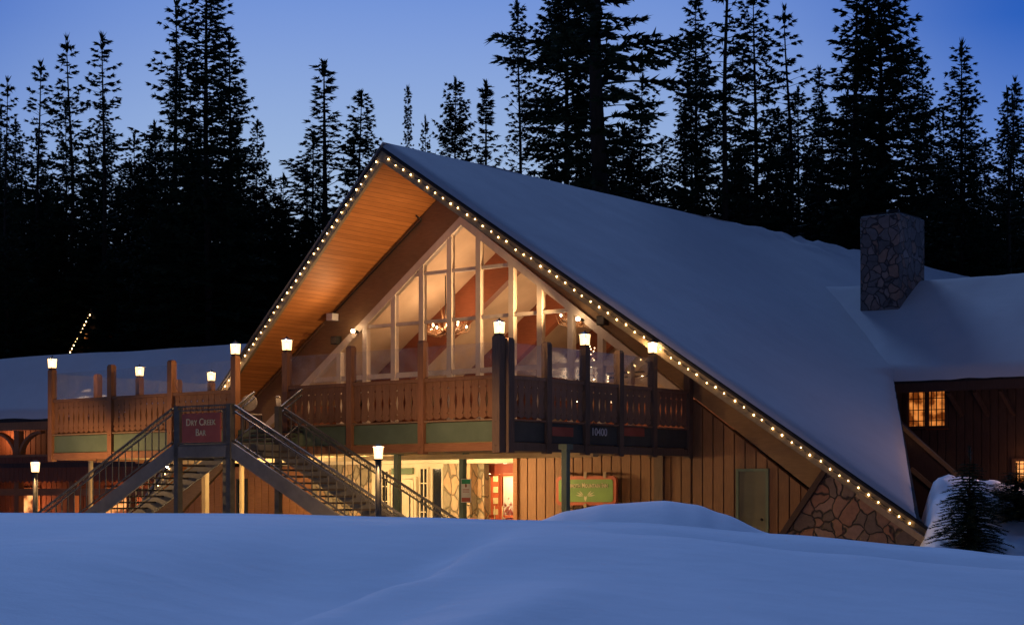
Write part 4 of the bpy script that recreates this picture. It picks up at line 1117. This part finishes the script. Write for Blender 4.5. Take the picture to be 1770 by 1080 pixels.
# ================================================================== LEFT WING
lw = thing('side_building', 'low reddish timber building with snowy roof at the far left behind the deck', 'building', (0, 1.2, 0), M=MG)
EZ = 5.08
v = []; f = []; nx, nn = 60, 24
for i in range(nx+1):
    for k in range(nn+1):
        x = -16+34*i/nx; y = -.05+3.55*k/nn; e = min(1, (k/nn)/.05)
        v.append((x, y, EZ+.02+.80*y+.22*e**.5+noise.noise(Vector((x*.3, y*.4, 2)))*.06+(noise.noise(Vector((x*.6, 1, 2)))*.12 if k == 0 else 0)))
for i in range(nx):
    for k in range(nn): a = i*(nn+1)+k; f.append((a, a+nn+1, a+nn+2, a+1))
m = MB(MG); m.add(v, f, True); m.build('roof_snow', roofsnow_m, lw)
m = MB(MG); m.prism([(-16, 0, EZ), (-16, 3.48, EZ+.80*3.48), (-16, 6.96, EZ), (-16, 6.96, EZ-.15), (-16, 3.48, EZ+.80*3.48-.15), (-16, 0, EZ-.15)], (34, 0, 0)); m.build('roof', shingle_m, lw)
m = MB(MG); m.box(-16, 18, .02, .20, EZ-.50, EZ-.152); m.build('fascia', post_m, lw)
siding('wall', -16, 18, lambda x: EZ-.1, wingwood_m, t=1.6, pitch=.33, parent=lw, M=MG)
# upper gallery: posts, arched braces, carved rail
m = MB(MG); m.box(-16, 18, .1, 1.55, 2.95, 3.15); m.build('gallery_floor', nightwood_m, lw)
for k, x in enumerate([-14.5+3.4*i for i in range(10)]):
    m = MB(MG); m.box(x-.15, x+.15, .25, .55, 0, EZ-.505); m.build('post', post_m, lw)
    for s in (-1, 1):
        m = MB(MG); ar = [(x+s*(.15+1.35*(1-math.cos(t*R(15)))), .40, 3.4+1.1*math.sin(t*R(15))) for t in range(7)]
        for p, q_ in zip(ar, ar[1:]): m.beam(p, q_, .12, .26, up=(0, 1, 0))
        m.build('arched_brace', beam_m, lw)
m = MB(MG)
for k in range(126):
    x = -16+.27*k; m.prism([(x, .12, 2.40), (x+.13, .12, 2.30), (x+.25, .12, 2.40), (x+.25, .12, 3.42), (x, .12, 3.42)], (0, .03, 0))
m.build('gallery_skirt', wingwood_m, lw)
m = MB(MG); m.box(-16, 18, .05, .30, 3.42, 3.52); m.build('gallery_rail', post_m, lw)
m = MB(MG); m.box(-16, 18, .2, .5, 1.75, 2.05); m.build('beam', beam_m, lw)
for (xa, xb) in ((-1.9, -.9), (3.3, 4.6), (8.2, 9.2)):
    a = Vector((xa, 1.55, 2.0)); b = Vector((xb, 1.55, .2))
    m = MB(MG); m.box(xa-.1, xb+.1, 1.50, 1.56, .1, 2.1); w_ = m.build('window', post_m, lw)
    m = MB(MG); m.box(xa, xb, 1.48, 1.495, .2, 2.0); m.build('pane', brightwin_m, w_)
point('gallery_fill_light', (-2.6, .9, 4.3), 90, (1, .50, .22), .2, M=MG, parent=lw)  # unseen fill lights without fixtures, added to warm the gallery walls
point('gallery_fill_light', (4.5, .7, 1.4), 110, (1, .46, .20), .2, M=MG, parent=lw)
point('gallery_fill_light', (-1.0, .7, 1.3), 80, (1, .46, .20), .2, M=MG, parent=lw)

# ================================================================== CABIN DEEP IN THE TREES
CY = 101
cA = Y(157, 545, CY); cBp = Y(120, 615, CY)
th = thing('forest_cabin', 'unlit A-frame cabin deep in the trees with small glowing windows', 'cabin', (cA.x, CY, 0), M=MW)
hw = (cA.x-cBp.x)/(cA.z-cBp.z)*cA.z
m = MB(MW); m.prism([(cA.x-hw, CY+.5, 0), (cA.x+hw, CY+.5, 0), (cA.x, CY+.5, cA.z-.3)], (0, 6, 0)); m.build('walls', nightwood_m, th)
for s in (-1, 1):
    m = MB(MW); m.prism([(cA.x, CY, cA.z), (cA.x+s*hw, CY, 0), (cA.x+s*(hw+.3), CY, 0), (cA.x, CY, cA.z+.4)], (0, 7, 0)); m.build('roof', shingle_m, th)
for (px, py, w_, h_) in ((149, 582, .30, .45), (163, 580, .22, .4), (190, 584, .34, .5)):
    p = Y(px, py, CY+.4); m = MB(MW); m.box(p.x-w_/2, p.x+w_/2, CY+.42, CY+.49, p.z-h_/2, p.z+h_/2); wf = m.build('window', nightwood_m, th)
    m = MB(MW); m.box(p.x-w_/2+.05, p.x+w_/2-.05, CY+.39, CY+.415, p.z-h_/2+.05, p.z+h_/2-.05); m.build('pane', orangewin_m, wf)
th = thing('string_lights', 'short dotted string of lights on the distant cabin roof among the trees', 'string lights', (cA.x, CY-.2, cA.z), M=MW)
for k in range(13):
    p = cA.lerp(cBp, k/12) + Vector((0, -.25, 0)); m = MB(MW); m.sphere(p, .034, 6, 4); m.build('bulb', bulb_m, th)
m = MB(MW); m.tube([cA+Vector((0, -.2, .02)), cBp+Vector((0, -.2, .02))], .012, 4); m.build('wire', dark_m, th)

# ================================================================== CONIFERS
def conifer(seed, kind, H=30.0):
    """returns (trunk mesh, crown mesh) for one tree, base at origin"""
    rnd = random.Random(seed)
    K = dict(fir=dict(r=.150, h0=.04, step=.35, up=.04, droop=.36, tuft=.34, dens=1.2, top=.62, tr=.0100),
             dense=dict(r=.170, h0=.03, step=.30, up=.06, droop=.38, tuft=.36, dens=1.3, top=.55, tr=.0105),
             sparse=dict(r=.130, h0=.14, step=.50, up=.00, droop=.28, tuft=.36, dens=1.25, top=.60, tr=.0095),
             pine=dict(r=.110, h0=.28, step=.46, up=.38, droop=.25, tuft=.36, dens=1.2, top=.35, tr=.010),
             spire=dict(r=.075, h0=.12, step=.32, up=.45, droop=.20, tuft=.28, dens=1.0, top=.7, tr=.008),
             giant=dict(r=.15, h0=.20, step=.42, up=-.02, droop=.30, tuft=.40, dens=1.2, top=.5, tr=.017))[kind]
    # trunk: slightly wandering, tapering
    bend = [Vector((rnd.gauss(0, .005*H), rnd.gauss(0, .005*H))) for _ in range(4)]
    def axis(h):
        q = h/H*3; i = min(2, int(q)); fq = q-i; b = bend[i].lerp(bend[i+1], fq*fq*(3-2*fq)); return Vector((b.x-bend[0].x, b.y-bend[0].y, h))
    tv_, tf_ = [], []
    nseg, ns = 22, 9
    for i in range(nseg+1):
        h = H*i/nseg; c = axis(h); r = H*K['tr']*((1-i/nseg)**.8+.03) * (1.35 if i == 0 else 1)
        for k in range(ns): a = 2*math.pi*k/ns; tv_.append((c.x+r*math.cos(a), c.y+r*math.sin(a), h))
    for i in range(nseg):
        for k in range(ns): tf_.append((i*ns+k, i*ns+(k+1) % ns, (i+1)*ns+(k+1) % ns, (i+1)*ns+k))
    cv, cf = [], []
    def tri(a, b, c): n = len(cv); cv.extend((a, b, c)); cf.append((n, n+1, n+2))
    def limb(p, q, r0, r1):
        d = (q-p); u = d.cross(Vector((0, 0, 1)))
        if u.length < 1e-5: u = Vector((1, 0, 0))
        u.normalize(); w = u.cross(d).normalized(); n = len(cv)
        for c, r in ((p, r0), (q, r1)):
            for k in range(3): a = k*2.0944; cv.append(c+u*r*math.cos(a)+w*r*math.sin(a))
        cf.extend([(n, n+1, n+4, n+3), (n+1, n+2, n+5, n+4), (n+2, n, n+3, n+5)])
    tl = K['tuft']
    def tuft(p, d, s):
        """a short spray of needles: four slender blades"""
        for _ in range(7):
            e = (d + Vector((rnd.gauss(0, .34), rnd.gauss(0, .34), rnd.gauss(-.04, .24)))).normalized() * s * rnd.uniform(.55, 1.25)
            w = e.cross(Vector((rnd.gauss(0, 1), rnd.gauss(0, 1), rnd.gauss(0, 1)))).normalized() * s * .18
            tri(p + w, p - w, p + e)
    h = H*K['h0']; gap_until = 0
    while h < H*.985:
        f = min(.999, max(0.0, (h/H-K['h0'])/(1-K['h0'])))
        prof = (1-f)**K['top'] * min(1, .55+f*2.2)
        if kind == 'pine': prof = math.sin(min(1, f*1.05+.12)*math.pi)**.55 * (1-.35*f)
        if kind == 'giant': prof = (1-f)**.6 * (.75 + .35*math.sin(f*17+seed))
        n = rnd.choice((3, 4, 4, 5)) if f < .93 else 3
        a0 = rnd.random()*6.28
        lay = rnd.uniform(.72, 1.15) if kind in ('fir', 'dense', 'spire') else rnd.uniform(.45, 1.3)
        for k in range(n):
            if kind in ('sparse', 'giant', 'pine') and rnd.random() < .18: continue
            az = a0+k*6.283/n+rnd.gauss(0, .25)
            L = max(.35, H*K['r']*prof*lay*rnd.uniform(.75, 1.15))
            el = K['up']+.55*f**1.5+rnd.gauss(0, .06)
            dirh = Vector((math.cos(az), math.sin(az), 0)); o = axis(h+rnd.uniform(-.1, .1))
            nst = max(2, int(L/.33)); prev = o
            sagk = K['droop']*(1-f*.7)
            side = dirh.cross(Vector((0, 0, 1)))
            wig = rnd.gauss(0, .12)
            for i in range(1, nst+1):
                s = i/nst; r = L*s
                c = o + dirh*r + side*(wig*r*s) + Vector((0, 0, el*r - sagk*r*s*1.25 + .16*L*max(0, s-.6)**1.5*2))
                if i % 2 == 0 or nst < 4 or i == nst: limb(prev, c, .045*(1.15-s)*min(1.6, L*.35)+.006, .045*(1.05-s)*min(1.6, L*.35)+.004); prev = c
                start = .18 if kind in ('fir', 'dense', 'spire') else .34
                if s < start: continue
                tw = min(1.3, (.26+.46*L*(1-s*.80))*.66)
                for sd in (-1, 1):
                    if rnd.random() > .84*K['dens']: continue
                    td = (dirh*rnd.uniform(.5, .9) + side*sd*rnd.uniform(.55, .95) + Vector((0, 0, rnd.uniform(-.16, .10)))).normalized()
                    nt_ = max(1, int(tw/.22*K['dens']))
                    for j in range(nt_):
                        pos = c + td*tw*(j+.3)/nt_ + Vector((0, 0, -.06*j))
                        tuft(pos, td, tl*rnd.uniform(.7, 1.1))
                tuft(c, dirh + Vector((0, 0, .05)), tl)
        h += K['step']*rnd.uniform(.7, 1.4)*(1 if f < .85 else .75)
    top = axis(H*.985)
    for _ in range(7): tuft(top + Vector((0, 0, rnd.uniform(-.8, .3))), Vector((0, 0, 1)), .5)
    mt = bpy.data.meshes.new('trunk'); mt.from_pydata(tv_, [], tf_); mt.polygons.foreach_set('use_smooth', [True]*len(tf_)); mt.materials.append(bark_m)
    mc = bpy.data.meshes.new('crown'); mc.from_pydata(cv, [], cf); mc.materials.append(needle2_m if kind in ('spire',) else needle_m)
    return mt, mc, H*K['r'], H
KINDS = {}
for kd, seeds in (('fir', (1, 2, 3)), ('dense', (4, 5)), ('sparse', (6, 7)), ('pine', (8, 9)), ('spire', (10,)), ('giant', (11, 12))):
    KINDS[kd] = [conifer(s, kd) for s in seeds]
def tree(name, kd, var, px, ytop, yd, hw, label, group=None, lean=0, rz=None, cat='tree', base=0.0):
    mt, mc, r0, h0 = KINDS[kd][var % len(KINDS[kd])]
    p = Y(px, ytop, yd); H = p.z - base
    rr = hw/3000*yd*(1.85 if kd in ('sparse', 'pine') else 1.72)
    rnd = random.Random(int(px*7+yd)); az = rnd.random()*6.28 if rz is None else rz
    o = bpy.data.objects.new(name, None); o.empty_display_size = 1
    zg = height(p.x, yd) if base == 0 else base
    M_ = Matrix.Translation((p.x, yd, zg-.2)) @ Matrix.Rotation(R(lean), 4, 'Y') @ Matrix.Rotation(az, 4, 'Z') @ Matrix.Diagonal((rr/r0, rr/r0, (H-zg+.2)/h0, 1))
    # keep the trunk's own thickness plausible: empties carry no scale, meshes do
    Mr = Matrix.Translation((p.x, yd, zg-.2)); link(o, None, Mr)
    for nm, me in (('trunk', mt), ('crown', mc)):
        c = bpy.data.objects.new(nm, me); COL.objects.link(c); c.parent = o; c.matrix_local = Mr.inverted() @ M_; WM[c.name] = M_
    tag(o, label, cat, group)
    return o
HERO = [
 # kind var px ytop Y halfwidth label lean
 ('sparse', 0, 15, 138, 105, 42, 'sparse conifer at the far left edge of the photo', 0),
 ('sparse', 1, 66, 107, 108, 46, 'flat topped conifer second from the left edge', 0),
 ('sparse', 0, 126, 63, 104, 50, 'tall thin conifer with layered boughs, left one of an equal pair at the left', 0),
 ('sparse', 1, 181, 63, 103, 56, 'tall thin conifer with layered boughs, right one of an equal pair at the left', 0),
 ('spire', 0, 262, 76, 110, 24, 'thin ragged conifer leaning to the right between the left pair and the tall group', 3.2),
 ('sparse', 0, 312, 6, 97, 62, 'tall conifer with open boughs at the left shoulder of the tallest left group', 0),
 ('fir', 0, 366, -95, 95, 84, 'tallest dark conifer of the left group, its top cut off by the frame', 0),
 ('fir', 1, 405, 60, 104, 66, 'dark conifer filling the right shoulder of the tall left group', 0),
 ('fir', 2, 446, 208, 108, 38, 'short ragged conifer sloping down at the right end of the left group', 0),
 ('fir', 0, 490, 300, 120, 26, 'small faint conifer in the sky gap left of the twin pines', 0),
 ('fir', 2, 536, 225, 112, 56, 'lower conifer just left of the round topped pine', 0),
 ('pine', 0, 572, 101, 104, 64, 'round topped pine directly left of the lodge peak', 0),
 ('fir', 2, 618, 156, 100, 60, 'bushy conifer between the round topped pine and the lodge peak', 0),
 ('spire', 0, 706, 150, 110, 16, 'slim pale spire of a tree just right of the lodge peak', 0),
 ('fir', 1, 739, 202, 118, 26, 'small pointed conifer behind the start of the roof ridge', 0),
 ('dense', 0, 783, 138, 106, 52, 'stocky fir standing above the roof ridge, left of two', 0),
 ('pine', 1, 844, 142, 105, 44, 'ragged rounded conifer above the roof ridge, right beside the stocky fir', 0),
 ('spire', 0, 893, 2, 95, 34, 'tall narrow conifer with long bare lower trunk left of the giant tree', 0),
 ('dense', 1, 985, -110, 90, 80, 'broad dark conifer close behind the left side of the giant trunk', 0),
 ('giant', 0, 1028, -330, 84, 118, 'giant conifer with the thickest bare trunk reaching out of the frame above the ridge', 0),
 ('fir', 1, 1102, 130, 108, 56, 'pale rounded conifer just right of the giant trunk', 0),
 ('dense', 0, 1075, 215, 98, 90, 'wide low fir below the pale rounded conifer', 0),
 ('fir', 2, 1150, 240, 112, 50, 'lower fir in the dip right of the giant tree', 0),
 ('fir', 0, 1213, -12, 96, 62, 'dense fir forming the left edge of the right hand group', 0),
 ('sparse', 1, 1256, -190, 90, 62, 'tall straight trunk reaching out of the frame within the right hand group', 0),
 ('fir', 1, 1308, -25, 95, 70, 'dark fir with thick trunk in the middle of the first right group', 0),
 ('sparse', 0, 1364, 8, 98, 60, 'lacy conifer with long fine boughs and a pointed tip', 0),
 ('spire', 0, 1418, 116, 108, 26, 'slim shaggy spire in the gap between the two right groups', 0),
 ('fir', 0, 1455, 160, 105, 48, 'shorter fir in the gap left of the densest right group', 0),
 ('sparse', 1, 1477, -80, 93, 74, 'tall conifer whose bare trunk shows at the left of the densest right group', 0),
 ('dense', 1, 1530, -70, 92, 100, 'broadest and darkest conifer above the stone chimney', 0),
 ('fir', 2, 1598, 100, 106, 46, 'fir tucked behind the right flank of the darkest conifer', 0),
 ('fir', 1, 1657, 74, 96, 66, 'conifer with wide level boughs and pointed tip right of the chimney', 0),
 ('sparse', 0, 1744, 137, 97, 52, 'thin lacy conifer near the right edge of the photo', 0),
 ('fir', 2, 1700, 240, 112, 44, 'lower conifer between the two pointed trees at the right edge', 0),
]
for kd, var, px, yt, yd, hw, lab, lean in HERO:
    tree('conifer', kd, var, px, yt, yd, hw, lab, 'conifers standing behind the lodge', lean, base=0)
rnd = random.Random(77)
def fill(n, x0, x1, y0, y1, d0, d1, kinds, hw0, hw1):
    for k in range(n):
        px = x0+(x1-x0)*(k+rnd.random())/n
        tree('conifer', rnd.choice(kinds), rnd.randrange(3), px, rnd.uniform(y0, y1), rnd.uniform(d0, d1), rnd.uniform(hw0, hw1),
             'dark conifer merging into the unlit forest behind the buildings', 'trees merging into the dark forest')
fill(10, -40, 430, 165, 245, 108, 128, ('fir',), 34, 48)
fill(16, -60, 470, 225, 330, 108, 128, ('fir', 'dense'), 42, 62)
fill(12, -60, 500, 330, 440, 96, 108, ('dense',), 60, 85)
fill(6, 470, 660, 330, 400, 108, 125, ('fir', 'dense'), 40, 60)
fill(10, 850, 1200, 290, 360, 100, 122, ('fir', 'dense'), 45, 70)
fill(13, 1190, 1850, 140, 230, 108, 128, ('fir',), 40, 56)
fill(14, 1180, 1850, 230, 330, 104, 128, ('fir', 'dense'), 42, 62)
fill(10, 1180, 1850, 330, 430, 98, 108, ('dense',), 60, 85)

# far wood behind everything: one mass
def far_wood():
    rnd = random.Random(9); v = []; f = []
    for k in range(420):
        x = rnd.uniform(-90, 90); y = rnd.uniform(150, 215); H = rnd.uniform(17, 25) * (1 if abs(x) > 12 else .8); rr = H*.13; z0 = height(x, y)-.5
        px = 885+x/y*3000
        if 430 < px < 520 or 640 < px < 900: H *= .72
        n = 12
        for i in range(n):
            h = H*(.06+.94*i/n); r = rr*(1-i/n)*rnd.uniform(.8, 1.2)+.12; a0 = rnd.random()
            for s in range(9):
                a = a0+s*.698; b = len(v); e = r*rnd.uniform(.7, 1.25)
                v += [(x, y, z0+h+H*.13), (x+e*math.cos(a-.34)*.75, y+e*math.sin(a-.34)*.75, z0+h+.05*H), (x+e*math.cos(a), y+e*math.sin(a), z0+h-.02*H), (x+e*math.cos(a+.34)*.75, y+e*math.sin(a+.34)*.75, z0+h+.05*H)]
                f.append((b, b+1, b+2, b+3))
    me = bpy.data.meshes.new('far_wood'); me.from_pydata(v, [], f); me.materials.append(needle_m)
    o = bpy.data.objects.new('far_wood', me); link(o); tag(o, 'far-off mass of dark forest closing the view behind the nearer conifers', 'forest', kind='stuff')
far_wood()

# young firs beside the roof's foot
for px, yt, yd, hw, lab in ((1676, 772, 43.5, 44, 'small fir in the snow pile beside the end of the lodge roof'),
                        (1757, 800, 45, 50, 'bushy young fir at the right edge in front of the lit window'),
                        (1722, 845, 47, 45, 'low young fir between the two firs at the right edge')):
    mt, mc, r0, h0 = KINDS['young'][0] if 'young' in KINDS else (None,)*4
    if mt is None:
        def young(seed, H=3.2):
            rnd = random.Random(seed); cv, cf = [], []
            def tri(a, b, c): n = len(cv); cv.extend((a, b, c)); cf.append((n, n+1, n+2))
            h = .12
            while h < H*.86:
                f = h/H; n = 7; a0 = rnd.random()*6
                for k in range(n):
                    az = a0+k*6.283/n+rnd.gauss(0, .2); L = .95*(1-f)**.75*rnd.uniform(.7, 1.15)+.06; d = Vector((math.cos(az), math.sin(az), 0)); sd = d.cross(Vector((0, 0, 1)))
                    st = max(3, int(L/.05))
                    for i in range(st):
                        s = i/st; c = Vector((0, 0, h)) + d*L*s + Vector((0, 0, L*(.25*s-.38*s*s)))
                        for q in (-1, 1):
                            tw = .20*(1-s*.6)*min(1, L*1.6)
                            for j in range(3):
                                e = (d*.7+sd*q*rnd.uniform(.3, 1)+Vector((0, 0, rnd.gauss(-.05, .3)))).normalized()*tw*rnd.uniform(.6, 1.3)
                                w = e.cross(Vector((rnd.gauss(0, 1), rnd.gauss(0, 1), rnd.gauss(0, 1)))).normalized()*.014
                                tri(c+w, c-w, c+e)
                h += .085
            for _ in range(70):
                z = H*rnd.uniform(.84, 1.0); a = rnd.random()*6.28; e = Vector((math.cos(a)*.08, math.sin(a)*.08, .07)); w = Vector((-e.y, e.x, 0)).normalized()*.012; c = Vector((0, 0, z)); tri(c+w, c-w, c+e)
            tv2 = []; tf2 = []
            for i in range(9):
                for k in range(6): r = .045*(1-i/8)+.008; a = k*1.047; tv2.append((r*math.cos(a), r*math.sin(a), H*i/8))
            for i in range(8):
                for k in range(6): tf2.append((i*6+k, i*6+(k+1) % 6, (i+1)*6+(k+1) % 6, (i+1)*6+k))
            a = bpy.data.meshes.new('trunk'); a.from_pydata(tv2, [], tf2); a.materials.append(bark_m)
            b = bpy.data.meshes.new('crown'); b.from_pydata(cv, [], cf); b.materials.append(needle_m)
            return a, b, .95, H
        KINDS['young'] = [young(3)]
    tree('young_fir', 'young', 0, px, yt, yd, hw, lab, None, 0, cat='fir')
